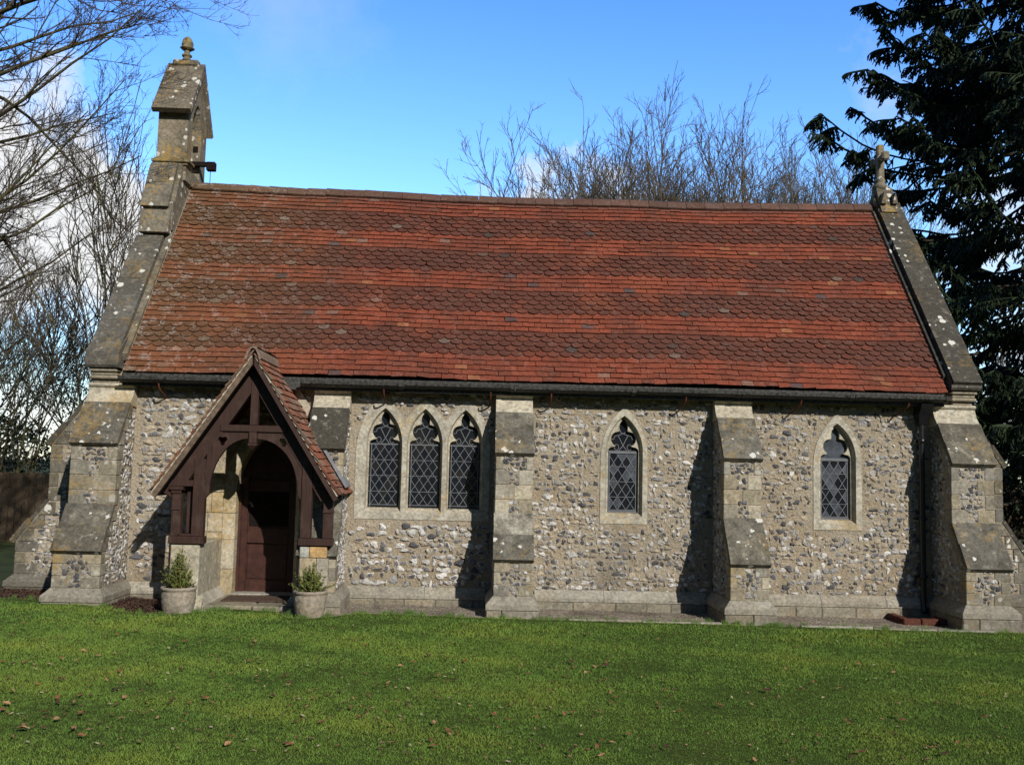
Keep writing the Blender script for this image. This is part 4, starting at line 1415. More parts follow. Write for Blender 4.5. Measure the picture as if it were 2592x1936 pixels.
# principal rafters (front)
for sgn in (-1, 1):
    PHW = PHWS[sgn]; pslope = math.hypot(PHW, PZ1 - PZ0)

    def rp(e, o):
        return (PC + sgn * PHW * (1 - e) + sgn * (PZ1 - PZ0) / pslope * o, PZ0 + (PZ1 - PZ0) * e + PHW / pslope * o)
    a, b, c, d = rp(0.02, -0.088), rp(0.98, -0.088), rp(0.92, -0.225), rp(0.03, -0.235)
    b = (PC, PZ1 - 0.088 / (PHW / pslope)); c = (PC, PZ1 - 0.225 / (PHW / pslope))
    tf.prism([a, b, c, d], [], FY0 + 0.012, FY1, xz)
# tie, king post, pendant
rail(-3.06, -2.27, 1.995, 2.075, FY0 - 0.004, FY1 + 0.004)
rail(PC - 0.050, PC + 0.043, 2.075, 2.66, FY0 + 0.002, FY1 - 0.01)
rail(PC - 0.05, PC + 0.045, 1.86, 1.994, FY0 - 0.012, FY1 - 0.012)
tf.loft([[(PC - 0.055, FY0 - 0.016, 1.86), (PC + 0.05, FY0 - 0.016, 1.86), (PC + 0.05, FY1 - 0.01, 1.86), (PC - 0.055, FY1 - 0.01, 1.86)],
         [(PC - 0.055, FY0 - 0.016, 1.835), (PC + 0.05, FY0 - 0.016, 1.835), (PC + 0.05, FY1 - 0.01, 1.835), (PC - 0.055, FY1 - 0.01, 1.835)],
         [(PC - 0.006, -1.012, 1.785), (PC + 0.004, -1.012, 1.785), (PC + 0.004, -1.004, 1.785), (PC - 0.006, -1.004, 1.785)]], cap=True)
# curved spandrel braces with pierced trefoils


def trefoil(cx, cz, r=0.032):
    pts = []
    for kk in range(3):
        a0 = math.radians(30 + kk * 120)
        ox, oz = cx + r * math.cos(a0), cz + r * math.sin(a0)
        for t in np.linspace(-100, 100, 9):
            a = a0 + math.radians(t)
            pts.append((ox + r * 0.92 * math.cos(a), oz + r * 0.92 * math.sin(a)))
    return pts


for sgn in (-1, 1):
    inner_x = -3.205 if sgn < 0 else -2.065
    arc = []
    n = 14
    for i in range(n + 1):
        t = i / n * math.pi / 2
        arc.append((inner_x + (PC - sgn * 0.0 - inner_x) * (1 - math.cos(t)), 1.30 + 0.615 * math.sin(t) ** 0.92))
    arc[0] = (inner_x, 1.22)
    arc = [(a + (0.0), b) for a, b in arc]
    arc[-1] = (PC - 0.056 if sgn < 0 else PC + 0.049, 1.912)
    # thickened foot of the brace
    outer = [(PC - 0.056 if sgn < 0 else PC + 0.049, 1.992), (PC + sgn * 0.50, 1.992)]
    ex = 0.075 * -sgn
    foot = [(inner_x + ex * 0.1, 1.20), (inner_x + ex, 1.24), (inner_x + ex * 0.95, 1.34)]
    pts = [(inner_x + sgn * 0.0, 1.66 if sgn < 0 else 1.72), (inner_x, 1.20)]
    arcpts = []
    for i in range(n + 1):
        t = i / n * math.pi / 2
        cxx = PC - 0.056 if sgn < 0 else PC + 0.049
        x_in = inner_x - sgn * 0.045
        arcpts.append((x_in + (cxx - x_in) * (1 - math.cos(t)), 1.25 + 0.665 * math.sin(t) ** 0.95))
    poly = [(inner_x, 1.19)] + arcpts + outer + [(inner_x, 1.72)]
    tc = (PC + sgn * 0.365, 1.885)
    tf.prism(poly, [trefoil(*tc)], FY0 + 0.022, FY1 - 0.03, xz)
tfo = tf.build('timber_frame', [M_TIMBER], porch_o)
rr = MB()
for sgn in (-1, 1):                       # rafters and purlin seen inside
    PHW = PHWS[sgn]; pslope = math.hypot(PHW, PZ1 - PZ0)
    for y in (-0.62, -0.28):
        def rp(e, o):
            return (PC + sgn * PHW * (1 - e) + sgn * (PZ1 - PZ0) / pslope * o, PZ0 + (PZ1 - PZ0) * e + PHW / pslope * o)
        rr.prism([rp(0.04, -0.055), rp(0.93, -0.055), rp(0.90, -0.14), rp(0.05, -0.14)], [], y, y + 0.07, xz)
rr.build('rafter', [M_RAFTER], porch_o)
for x in (-3.57, -1.80):
    wp = MB()
    wp.box(x, x + 0.11, FY1, 0.0, 1.34, 1.41, bev=0.005)
    if x < -2.5:
        wp.box(x, x + 0.11, -0.12, 0.0, 0.66, 1.338, bev=0.005)
        wp.box(x, x + 0.11, FY1 + 0.01, -0.125, 0.66, 0.72, bev=0.005)
    wp.build('wall_plate', [M_TIMBER], porch_o)
# lead flashing against the buttress and mortar fillet on the wall
lf = MB()


def pslope_pt(z, off):
    e = (z - PZ0) / (PZ1 - PZ0)
    return PC + PHW * (1 - e) + off * (PZ1 - PZ0) / pslope, z + off * PHW / pslope


for z0_, z1_, y, wdt in ((1.32, 1.80, -0.60, 0.035), (1.80, 2.06, -0.44, 0.05)):
    a = pslope_pt(z0_, 0.045); b = pslope_pt(z1_, 0.045); c = pslope_pt(z1_, 0.045 + wdt); d = pslope_pt(z0_, 0.045 + wdt)
    lf.prism([a, b, c, d], [], y - 0.02, y + 0.35, xz)
lf.build('lead_flashing', [M_LEADSHEET], porch_o)
mf = MB()
for sgn in (-1, 1):
    PHW = PHWS[sgn]; pslope = math.hypot(PHW, PZ1 - PZ0)
    def rp(e, o):
        return (PC + sgn * PHW * (1 - e) + sgn * (PZ1 - PZ0) / pslope * o, PZ0 + (PZ1 - PZ0) * e + PHW / pslope * o)
    e0 = 0.45 if sgn > 0 else 0.05
    mf.prism([rp(e0, 0.0), rp(0.86, 0.0), rp(0.86, 0.11), rp(e0, 0.11)], [], -0.05, 0.02, xz)
mf.build('mortar_fillet', [M_CREAM], porch_o)
# stone doorstep
ds = MB()
ds.box(-3.21, -2.62, -0.94, 0.22, -0.3, -0.062, (0.27, 0.245, 0.185), bev=0.02)
ds.box(-2.612, -2.06, -0.94, 0.22, -0.3, -0.066, (0.25, 0.23, 0.175), bev=0.02)
ds.box(-3.12, -2.28, 0.0, 0.25, -0.0615, -0.045, (0.36, 0.35, 0.32), bev=0.006)
ds.build('doorstep', [M_KERB], porch_o)
del PW

mt = MB()
nx_, ny_ = 46, 26
for i in range(nx_):
    for j in range(ny_):
        xa = -3.06 + 0.80 * i / nx_; ya = -0.62 + 0.44 * j / ny_
        mt.box(xa + .001, xa + 0.80 / nx_ - .001, ya + .001, ya + 0.44 / ny_ - .001, -0.058, -0.047 + random.uniform(0, 0.006))
mt.box(-3.065, -2.255, -0.625, -0.175, -0.0605, -0.053)
tag(mt.build('doormat', [M_MAT], loc=(-2.66, -0.4, -0.06)), 'worn brown coir doormat on the stone step in front of the church door', 'doormat')

# brick gully under the downpipe
gl = MB()
zg = gz(5.7) - 0.025
for xa, xb, ya, yb in ((5.40, 5.62, -0.60, -0.50), (5.63, 5.85, -0.60, -0.50), (5.86, 6.02, -0.60, -0.50), (5.40, 5.50, -0.495, -0.28), (5.40, 5.50, -0.275, -0.09), (5.92, 6.02, -0.495, -0.28)):
    gl.box(xa, xb - 0.004, ya, yb - 0.004, zg - 0.04, zg + 0.075, jit((0.2, 0.06, 0.04), 0.2), bev=0.008)
gl.box(5.50, 5.92, -0.50, -0.09, zg - 0.04, zg + 0.01)
tag(gl.build('brick_gully', [M_BRICK], loc=(5.7, -0.35, zg)), 'low red brick gully surround on the gravel under the black downpipe', 'drain')

# ================================================================== POTTED SHRUBS


def potted_shrub(x, y, z, r, h, sh, seed, label, wide, grp):
    rnd = np.random.default_rng(seed)
    e = empty('potted_shrub', (x, y, z), label, 'plant pot', grp)
    p = MB()
    prof = [(0.80, 0.0), (0.88, 0.02), (0.95, 0.35), (0.985, 0.7), (0.97, 0.86), (1.03, 0.885), (1.05, 0.94), (1.02, 1.0), (0.90, 1.0), (0.86, 0.96), (0.84, 0.80), (0.0, 0.78)]
    n = 48
    ringL = []
    for k, (rr_, zz) in enumerate(prof):
        ring = []
        for t in np.arange(n) / n * 2 * math.pi:
            relief = 0.0
            if 0.02 < zz < 0.86 and k < 5: relief = 0.018 * math.sin(6 * t + zz * 7) + 0.014 * math.sin(11 * t - zz * 9) + 0.012 * math.cos(5 * t - zz * 16)
            ring.append((x + r * (rr_ + relief) * math.cos(t), y + r * (rr_ + relief) * math.sin(t), z + h * zz))
        ringL.append(ring)
    # more rings in the carved band
    body = []
    for zz in np.linspace(0.02, 0.86, 16):
        rr_ = np.interp(zz, [0.0, 0.35, 0.7, 0.86], [0.86, 0.95, 0.985, 0.97])
        ring = []
        for t in np.arange(72) / 72 * 2 * math.pi:
            g = math.sin(7 * t + 3 * math.sin(zz * 8)) * math.sin(zz * 10 + 2 * math.cos(4 * t))
            relief = 0.030 * max(0, g) ** 0.6 * (1 if 0.12 < zz < 0.8 else 0)
            ring.append((x + r * (rr_ + relief) * math.cos(t), y + r * (rr_ + relief) * math.sin(t), z + h * zz))
        body.append(ring)
    top = []
    for rr_, zz in prof[4:]:
        top.append([(x + r * max(rr_, .001) * math.cos(t), y + r * max(rr_, .001) * math.sin(t), z + h * zz) for t in np.arange(72) / 72 * 2 * math.pi])
    p.loft([[(x + r * 0.80 * math.cos(t), y + r * 0.80 * math.sin(t), z - 0.02) for t in np.arange(72) / 72 * 2 * math.pi]] + body + top[1:], (0.30, 0.265, 0.215), smooth=True)
    p.build('pot', [M_POT], e)
    so_ = MB()
    lathe(so_, x, y, [(r * 0.86, z + h * 0.80), (r * 0.83, z + h * 0.90), (0.01, z + h * 0.93)], 20)
    so_.build('soil', [M_SOIL], e)
    # foliage: box-like twigs set with small oval leaves
    st_, fo = MB(), MB()
    nst = 110
    base = np.array([x, y, z + h * 0.9])
    tips = []
    for i in range(nst):
        a = rnd.uniform(0, 6.283); tt = rnd.uniform(0.12, 1.0)
        prof_r = wide * (math.sin(min(1, (1 - tt) * 1.7 + 0.12) * math.pi / 2)) ** 0.9
        rr_ = prof_r * math.sqrt(rnd.uniform(0.15, 1.15)) * (1.0 + 0.45 * (rnd.uniform(0, 1) < 0.14))
        tip = base + np.array([rr_ * math.cos(a), rr_ * math.sin(a), sh * tt * rnd.uniform(0.85, 1.08)])
        if i < 3: tip = base + np.array([rnd.uniform(-.03, .03), rnd.uniform(-.03, .03), sh * rnd.uniform(1.0, 1.12)])
        root = base + np.array([rnd.uniform(-.02, .02), rnd.uniform(-.02, .02), 0])
        mid = root * 0.55 + tip * 0.45 + np.array([0.25 * (tip[0] - root[0]), 0.25 * (tip[1] - root[1]), 0])
        t = np.linspace(0, 1, 8)[:, None]
        cur = (1 - t) ** 2 * root + 2 * t * (1 - t) * mid + t ** 2 * tip
        tips.append(cur)
    C = np.array(tips)
    st_.tubes(C, np.tile(np.linspace(0.004, 0.0012, 8), (nst, 1)), 4, (0.07, 0.05, 0.025))
    st_.build('stem', [M_LEAF], e)
    L = 46
    N = nst * L
    ci = np.repeat(np.arange(nst), L); tq = rnd.uniform(0.28, 1.02, N)
    f = tq * 7; i0 = np.clip(f.astype(int), 0, 6); w_ = (f - i0)[:, None]
    pc = C[ci, i0] * (1 - w_) + C[ci, np.minimum(i0 + 1, 7)] * w_
    tang = C[ci, np.minimum(i0 + 1, 7)] - C[ci, i0]; tang /= np.linalg.norm(tang, axis=1, keepdims=True) + 1e-9
    d = rnd.normal(0, 1, (N, 3)); d += tang * 0.6; d /= np.linalg.norm(d, axis=1, keepdims=True)
    sd_ = np.cross(d, rnd.normal(0, 1, (N, 3))); sd_ /= np.linalg.norm(sd_, axis=1, keepdims=True)
    ll = rnd.uniform(0.012, 0.024, (N, 1)); lw = ll * 0.33
    V = np.stack([pc, pc + d * ll * 0.5 + sd_ * lw, pc + d * ll, pc + d * ll * 0.5 - sd_ * lw], 1).reshape(-1, 3)
    F = np.arange(N * 4).reshape(-1, 4)
    c = np.array((0.125, 0.160, 0.036)) * rnd.uniform(0.45, 1.25, (N, 1))
    yl = rnd.uniform(0, 1, N) < 0.12; c[yl] = np.array((0.27, 0.22, 0.05)) * rnd.uniform(0.7, 1.15, (yl.sum(), 1))
    fo.add(V, F, np.repeat(c, 4, 0))
    fo.build('foliage', [M_LEAF], e)
    return e


potted_shrub(-3.385, -1.24, gz(-3.4) - 0.012, 0.195, 0.285, 0.44, 5, 'taller clipped shrub in a carved stone pot left of the church door', 0.17, 'shrubs in stone pots beside the porch')
potted_shrub(-1.875, -1.24, gz(-1.9) - 0.012, 0.188, 0.285, 0.30, 9, 'shorter bushy shrub in a carved stone pot right of the church door', 0.18, 'shrubs in stone pots beside the porch')

# ================================================================== GROUND
EDGE = [(-30, -0.3), (-8, -0.30), (-5.81, -0.55), (-5.26, -0.62), (-4.46, -0.95), (-3.9, -1.36), (-3.61, -1.50), (-3.30, -1.45), (-3.15, -1.25), (-2.9, -0.98), (-2.68, -0.93), (-2.3, -1.05), (-2.09, -1.42), (-1.85, -1.50), (-1.64, -1.30), (-1.3, -1.0),
        (-0.91, -0.98), (0.22, -1.08), (2.37, -1.07), (5.68, -1.13), (6.42, -1.10), (7.5, -0.9), (9, -0.5), (30, -0.4)]
_ex = np.array([p[0] for p in EDGE]); _ey = np.array([p[1] for p in EDGE])


def edge_y(x):
    return np.interp(x, _ex, _ey)


lw = MB()
xs = np.concatenate([np.linspace(-30, -8, 12)[:-1], np.linspace(-8, 9, 171), np.linspace(9, 30, 12)[1:]])
rows_ = 40
G = []
for x in xs:
    ye = float(edge_y(x)) + 0.015 * math.sin(x * 13) + 0.012 * math.sin(x * 29 + 1)
    col_ = []
    for j in range(rows_ + 1):
        t = (j / rows_) ** 1.5
        y = ye + (-26 - ye) * t
        zz = gz(x, y) if abs(x) < 12 else gz(12 * np.sign(x), y)
        if j == 0: zz -= 0.03
        col_.append((x, y, zz))
    G.append(col_)
G = np.array(G)
nx_, ny_ = G.shape[:2]
idx = np.arange(nx_ * ny_).reshape(nx_, ny_)
Fq = np.stack([idx[:-1, :-1], idx[:-1, 1:], idx[1:, 1:], idx[1:, :-1]], -1).reshape(-1, 4)
lw.add(G.reshape(-1, 3), Fq, smooth=True)
tag(lw.build('lawn', [M_LAWN]), kind='structure')

gv = MB()
xs = np.linspace(-1.9, 8.5, 60)
V = []
for x in xs:
    z = gz(x) - 0.024
    for y in (float(edge_y(x)) - 0.12, 0.2):
        V.append((x, y, z - (0.01 if y > 0 else 0)))
Fq = np.array([[2 * i, 2 * i + 2, 2 * i + 3, 2 * i + 1] for i in range(len(xs) - 1)])
gv.add(V, Fq)
# loose stones for a real gravel surface
n = 5200
X = RNG.uniform(-1.7, 6.3, n); Y = RNG.uniform(-1.13, -0.07, n)
R0 = RNG.uniform(0.004, 0.011, n)
Z = -0.118 - 0.0095 * X - 0.026
octv = np.array([(1, 0, 0), (-1, 0, 0), (0, 1, 0), (0, -1, 0), (0, 0, .7), (0, 0, -.7)], float)
octf = np.array([[0, 2, 4], [2, 1, 4], [1, 3, 4], [3, 0, 4]])
V = np.stack([X, Y, Z], 1)[:, None, :] + octv[None] * R0[:, None, None] * RNG.uniform(0.7, 1.3, (n, 6, 1))
F = (octf[None] + (np.arange(n) * 6)[:, None, None]).reshape(-1, 3)
gv.add(V.reshape(-1, 3), F)
tag(gv.build('gravel_strip', [M_GRAVEL]), kind='structure')

kb = MB()
x = 1.15
while x < 6.0:
    l = random.uniform(0.7, 1.0)
    if not (3.0 < x + l / 2 < 3.72):
        ye = float(edge_y(x + l / 2))
        kb.box(x, x + l - 0.008, ye + 0.0, ye + 0.075, -0.4, gz(x + l / 2) + 0.004 + random.uniform(-.004, .004), jit((0.32, 0.30, 0.255), .18), bev=0.01)
    x += l
tag(kb.build('kerb', [M_KERB]), kind='structure')

mu = MB()
xs = np.linspace(-8.5, -1.85, 70); ny_ = 12
V = []
for x in xs:
    for j in range(ny_):
        y = float(edge_y(x)) - 0.10 + (0.3 - float(edge_y(x)) + 0.10) * j / (ny_ - 1)
        V.append((x, y, gz(x) - 0.035 + RNG.normal(0, 0.008)))
idx = np.arange(len(V)).reshape(len(xs), ny_)
mu.add(V, np.stack([idx[:-1, :-1], idx[1:, :-1], idx[1:, 1:], idx[:-1, 1:]], -1).reshape(-1, 4))
n = 7000
X = RNG.uniform(-7.5, -3.3, n); Y = edge_y(X) + RNG.uniform(-0.05, 1.0, n)
a = RNG.uniform(0, 6.28, n); ln = RNG.uniform(0.008, 0.022, n); tl = RNG.uniform(-0.012, 0.012, n)
dx_, dy_ = np.cos(a) * ln, np.sin(a) * ln
Z = -0.118 - 0.0095 * X - 0.025 + RNG.uniform(0, 0.012, n)
V = np.stack([np.stack([X - dx_ - dy_ * .4, Y - dy_ + dx_ * .4, Z - tl], 1), np.stack([X + dx_ - dy_ * .4, Y + dy_ + dx_ * .4, Z + tl], 1), np.stack([X + dx_ + dy_ * .4, Y + dy_ - dx_ * .4, Z + tl], 1), np.stack([X - dx_ + dy_ * .4, Y - dy_ - dx_ * .4, Z - tl], 1)], 1)
mu.add(V.reshape(-1, 3), np.arange(4 * n).reshape(-1, 4))
tag(mu.build('mulch_bed', [M_MULCH]), kind='structure')

gd = MB()
gd.add([(-400, -300, -0.45), (400, -300, -0.45), (400, 500, -0.45), (-400, 500, -0.45)], np.array([[0, 1, 2, 3]]))
# churchyard behind the building
gd.box(-60, XW, 0.2, 60, -0.44, -0.19)
gd.box(XE, 60, 0.2, 60, -0.44, -0.25)
tag(gd.build('ground', [M_GROUND]), kind='structure')

# ---- grass blades -------------------------------------------------


def grass(n, x0, x1, y0, y1, hmin, hmax, wid, rnd):
    X = rnd.uniform(x0, x1, n); Y = rnd.uniform(y0, y1, n)
    k = Y < edge_y(X) + 0.035 * np.sin(X * 9) * np.sin(X * 23 + 1) + 0.02 * rnd.normal(0, 1, n)
    X, Y = X[k], Y[k]
    n = len(X)
    mott = np.sin(X * 1.7 + 1.3 * np.sin(Y * 2.1)) * np.sin(Y * 2.3 + 0.8 * np.sin(X * 1.1)) + 0.5 * np.sin(X * 5.1 + Y * 3.3) * np.sin(Y * 6.2 - X * 2.0)
    fine = np.sin(X * 17 + 2 * np.sin(Y * 13)) * np.sin(Y * 21 + 2 * np.sin(X * 11))
    H = rnd.uniform(hmin, hmax, n) * (1 + 0.25 * mott + 0.3 * fine)
    ed = (edge_y(X) - Y)
    H = np.where((ed < 0.30), H * np.where(rnd.uniform(0, 1, n) < 0.06, 1.3, 0.55), H)
    Z = -0.118 - 0.0095 * X + 0.012 * np.sin(X * 0.9 + Y * 0.5) * np.clip((-Y - 1.5) / 2, 0, 1) - 0.004
    Z = np.where(ed < 0.05, Z - 0.02, Z)
    a = rnd.uniform(0, 6.28, n); lean = rnd.uniform(0.25, 1.15, n) * H; b = rnd.uniform(0, 6.28, n)
    wx, wy = np.cos(a) * wid * rnd.uniform(.6, 1.3, n), np.sin(a) * wid * rnd.uniform(.6, 1.3, n)
    tx, ty = X + np.cos(b) * lean, Y + np.sin(b) * lean
    mx, my = X + np.cos(b) * lean * .35, Y + np.sin(b) * lean * .35
    V = np.stack([np.stack([X - wx, Y - wy, Z], 1), np.stack([X + wx, Y + wy, Z], 1), np.stack([mx + wx * .8, my + wy * .8, Z + H * .6], 1), np.stack([tx, ty, Z + H], 1), np.stack([mx - wx * .8, my - wy * .8, Z + H * .6], 1)], 1)
    base = np.array((0.112, 0.205, 0.036))[None] * rnd.uniform(0.74, 1.2, (n, 1)) * (1 + 0.18 * mott + 0.12 * fine)[:, None]
    yel = np.clip(0.30 * mott + 0.10 + 0.13 * rnd.normal(0, 1, n), 0, 1)[:, None]
    c = base * (1 - yel) + np.array((0.215, 0.220, 0.032)) * rnd.uniform(.7, 1.2, (n, 1)) * yel
    dead = rnd.uniform(0, 1, n) < 0.012
    c[dead] = np.array((0.26, 0.20, 0.10)) * rnd.uniform(.6, 1.2, (dead.sum(), 1))
    return V, c


rnd = np.random.default_rng(3)
gr = MB()
nt = 150
TX = rnd.uniform(-5.6, 6.8, nt); TY = edge_y(TX) + rnd.normal(0.03, 0.035, nt)
kk = np.repeat(np.arange(nt), 34); n = len(kk)
X = TX[kk] + rnd.normal(0, 0.022, n); Y = TY[kk] + rnd.normal(0, 0.016, n)
H = rnd.uniform(0.02, 0.075, nt)[kk] * rnd.uniform(0.5, 1.1, n); b = rnd.uniform(0, 6.28, n); le = rnd.uniform(.2, .9, n) * H
Z = -0.118 - 0.0095 * X - 0.03
V = np.stack([np.stack([X - .0026, Y, Z], 1), np.stack([X + .0026, Y, Z], 1), np.stack([X + np.cos(b) * le, Y + np.sin(b) * le, Z + H + 0.02], 1)], 1)
gr.add(V.reshape(-1, 3), np.arange(3 * n).reshape(-1, 3), np.repeat(np.array((0.085, 0.15, 0.03))[None] * rnd.uniform(.6, 1.25, (n, 1)), 3, 0))
for args in ((330000, -7.2, 7.2, -7.2, -4.6, 0.008, 0.023, 0.0018), (210000, -7.5, 8.5, -4.6, -2.4, 0.009, 0.025, 0.0025), (120000, -9.0, 10.0, -2.4, -0.3, 0.011, 0.030, 0.0032), (120000, -11, 11, -12, -7.2, 0.012, 0.036, 0.0036), (90000, -16, -7.2, -8, -0.3, 0.012, 0.036, 0.0042), (80000, 7.2, 15, -8, -0.3, 0.012, 0.036, 0.0042)):
    V, c = grass(*args, rnd)
    n = len(V)
    gr.add(V.reshape(-1, 3), np.arange(n * 5).reshape(-1, 5), np.repeat(c, 5, 0))
tag(gr.build('grass', [M_GRASS]), 'short green lawn grass blades in front of the church', 'grass', kind='stuff')

# ---- fallen leaves ------------------------------------------------
leaf_meshes = []
lr = random.Random(5)
for k in range(9):
    lm = MB()
    L_, W_ = lr.uniform(0.9, 1.1), lr.uniform(0.45, 0.75)
    rows = 6
    V = []
    cu, cv, tw_ = lr.uniform(-0.5, 0.5), lr.uniform(-0.3, 0.7), lr.uniform(-.5, .5)
    for i in range(rows + 1):
        t = i / rows
        wv = W_ * 0.5 * math.sin(math.pi * min(1, t * 0.93 + 0.04)) ** 0.7 * (1 + 0.12 * math.sin(i * 2.4 + k))
        for s in (-1, -0.5, 0, 0.5, 1):
            V.append((s * wv, (t - 0.5) * L_, 0.06 + 0.35 * cv * (s * wv) ** 2 * 4 + cu * (t - 0.5) ** 2 + tw_ * s * wv * (t - .5) + 0.03 * math.sin(s * 3 + i)))
    idx = np.arange(len(V)).reshape(rows + 1, 5)
    lm.add(V, np.stack([idx[:-1, :-1], idx[1:, :-1], idx[1:, 1:], idx[:-1, 1:]], -1).reshape(-1, 4), smooth=True)
    lm.add([(-0.012, -0.5 * L_, 0.05), (0.012, -0.5 * L_, 0.05), (0.02, -0.78 * L_, 0.09), (-0.005, -0.78 * L_, 0.09)], np.array([[0, 1, 2, 3]]))
    o = lm.build('fallen_leaf', [(M_DRYLEAF, M_DRYLEAF2, M_DRYLEAF3)[(0, 0, 1, 0, 2, 0, 1, 2, 0)[k]]])
    leaf_meshes.append(o)
LEAF_L = {0: 'reddish brown fallen leaf lying curled on the lawn', 1: 'pale tan fallen leaf lying on the lawn', 2: 'dark brown fallen leaf lying on the lawn'}
NL = 297
for k in range(NL):
    v = lr.randrange(9)
    while True:
        u = lr.random() ** 0.42
        y = -1.4 - 5.25 * u
        d = y + 12.8
        x = lr.uniform(-0.53, 0.53) * d
        if x > 0.0 and lr.random() < 0.45: continue
        if lr.random() < 0.35 and math.sin(x * 2.3 + 1.0) * math.sin(y * 2.9) < 0.15: continue
        if y < edge_y(x) - 0.2: break
    src = leaf_meshes[v]
    o = src if k < 9 and k == v else src.copy()
    if o is not src: COL.objects.link(o)
    s = lr.uniform(0.032, 0.055) * (1.35 if lr.random() < 0.12 else 1)
    o.scale = (s, s, s * lr.uniform(0.8, 1.2))
    o.rotation_euler = (lr.uniform(-0.35, 0.35), lr.uniform(-0.35, 0.35), lr.uniform(0, 6.28))
    o.location = (x, y, gz(x, y) + 0.030)
    ki = (0, 0, 1, 0, 2, 0, 1, 2, 0)[v]
    tag(o, LEAF_L[ki], 'leaf', ('reddish brown leaves scattered on the lawn', 'pale tan leaves scattered on the lawn', 'dark brown leaves scattered on the lawn')[ki])
for k, o in enumerate(leaf_meshes):
    if 'label' not in o:
        y = -6.0 + 0.35 * k; x = -2.6 + 0.62 * k
        o.scale = (0.05,) * 3; o.location = (x, y, gz(x, y) + 0.026); o.rotation_euler = (0.1, 0.2, k)
        ki = (0, 0, 1, 0, 2, 0, 1, 2, 0)[k]
        tag(o, LEAF_L[ki], 'leaf', ('reddish brown leaves scattered on the lawn', 'pale tan leaves scattered on the lawn', 'dark brown leaves scattered on the lawn')[ki])

# crumbled bits of leaf between the whole ones, too many and too small to count
n = 1100
rnd = np.random.default_rng(8)
Y = -1.5 - 5.3 * rnd.uniform(0, 1, n) ** 0.5; X = rnd.uniform(-0.55, 0.55, n) * (Y + 12.8)
k = (rnd.uniform(0, 1, n) < np.where(X > 0.3, 0.55, 1.0)) & (Y < edge_y(X) - 0.15)
X, Y = X[k], Y[k]; n = len(X)
a = rnd.uniform(0, 6.28, n); L = rnd.uniform(0.008, 0.022, n); tl = rnd.uniform(-0.006, 0.010, n)
ca, sa = np.cos(a) * L, np.sin(a) * L
Z = -0.118 - 0.0095 * X + 0.012 * np.sin(X * 0.9 + Y * 0.5) * np.clip((-Y - 1.5) / 2, 0, 1) + rnd.uniform(0.012, 0.027, n)
V = np.stack([np.stack([X - ca, Y - sa, Z - tl], 1), np.stack([X + sa * .5, Y - ca * .5, Z + 0.004], 1), np.stack([X + ca, Y + sa, Z + tl], 1), np.stack([X - sa * .5, Y + ca * .5, Z - 0.002], 1)], 1)
c = np.array([(0.20, 0.08, 0.04), (0.10, 0.05, 0.03), (0.26, 0.15, 0.08), (0.30, 0.26, 0.16)])[rnd.integers(0, 4, n)] * rnd.uniform(.7, 1.2, (n, 1))
ll_ = MB(); ll_.add(V.reshape(-1, 3), np.arange(4 * n).reshape(-1, 4), np.repeat(c, 4, 0))
tag(ll_.build('leaf_litter', [M_LEAF]), 'crumbled bits of brown leaf strewn through the lawn grass', 'leaf litter', kind='stuff')

# ================================================================== TREES


def unit(v):
    return v / (np.linalg.norm(v, axis=-1, keepdims=True) + 1e-9)


def spawn(C, Rd, m, tmin, tmax, lenf, ang, up, rnd, K=7, wig=0.10, rf=0.55, curve=0.0, minlen=0.1, droop=0.0, rmin=0.003, tipr=0.35, taper_len=0.5):
    """children curves on parents C (N,K0,3); returns (N*m,K,3), radii"""
    N, K0 = C.shape[:2]
    t = rnd.uniform(tmin, tmax, (N, m)); t = np.sort(t, 1)
    f = t * (K0 - 1); i0 = np.clip(f.astype(int), 0, K0 - 2); w_ = (f - i0)[..., None]
    ar = np.arange(N)[:, None]
    P = C[ar, i0] * (1 - w_) + C[ar, i0 + 1] * w_
    T = unit(C[ar, i0 + 1] - C[ar, i0])
    r0 = (Rd[ar, i0] * (1 - w_[..., 0]) + Rd[ar, i0 + 1] * w_[..., 0])
    plen = np.linalg.norm(np.diff(C, axis=1), axis=2).sum(1)[:, None]
    rv = rnd.normal(0, 1, (N, m, 3))
    side = unit(rv - (rv * T).sum(-1, keepdims=True) * T)
    A = np.radians(rnd.uniform(*ang, (N, m)))[..., None]
    D = unit(T * np.cos(A) + side * np.sin(A) + np.array([0, 0, 1.0]) * up)
    L = np.maximum(minlen, plen * rnd.uniform(*lenf, (N, m)) * (1 - taper_len * t))
    P, D, L, r0 = P.reshape(-1, 3), D.reshape(-1, 3), L.reshape(-1), r0.reshape(-1)
    n = len(P)
    out = np.empty((n, K, 3)); out[:, 0] = P
    d = D.copy()
    for k in range(1, K):
        d = unit(d + rnd.normal(0, wig, (n, 3)) + np.array([0, 0, curve - droop * (1 - k / K) ]))
        out[:, k] = out[:, k - 1] + d * (L / (K - 1))[:, None]
    R = np.maximum(rmin, (r0 * rf))[:, None] * np.linspace(1, tipr, K)[None]
    return out, np.maximum(R, rmin * 0.6)


def tree_mesh(mb_t, mb_c, trunk, levels, rnd, cols, sides=(9, 6, 4, 3, 3)):
    """trunk = (C, R) curves; levels = list of spawn kwargs; returns all levels"""
    C, R = trunk
    mb_t.tubes(C, R, sides[0], cols[0])
    cur = (C, R)
    out = []
    for li, kw in enumerate(levels):
        cur = spawn(cur[0], cur[1], rnd=rnd, **kw)
        n = len(cur[0])
        c = np.array(cols[min(li + 1, len(cols) - 1)])[None] * rnd.uniform(0.75, 1.25, (n, 1))
        mb_c.tubes(cur[0], cur[1], sides[min(li + 1, len(sides) - 1)], c)
        out.append(cur)
    return out


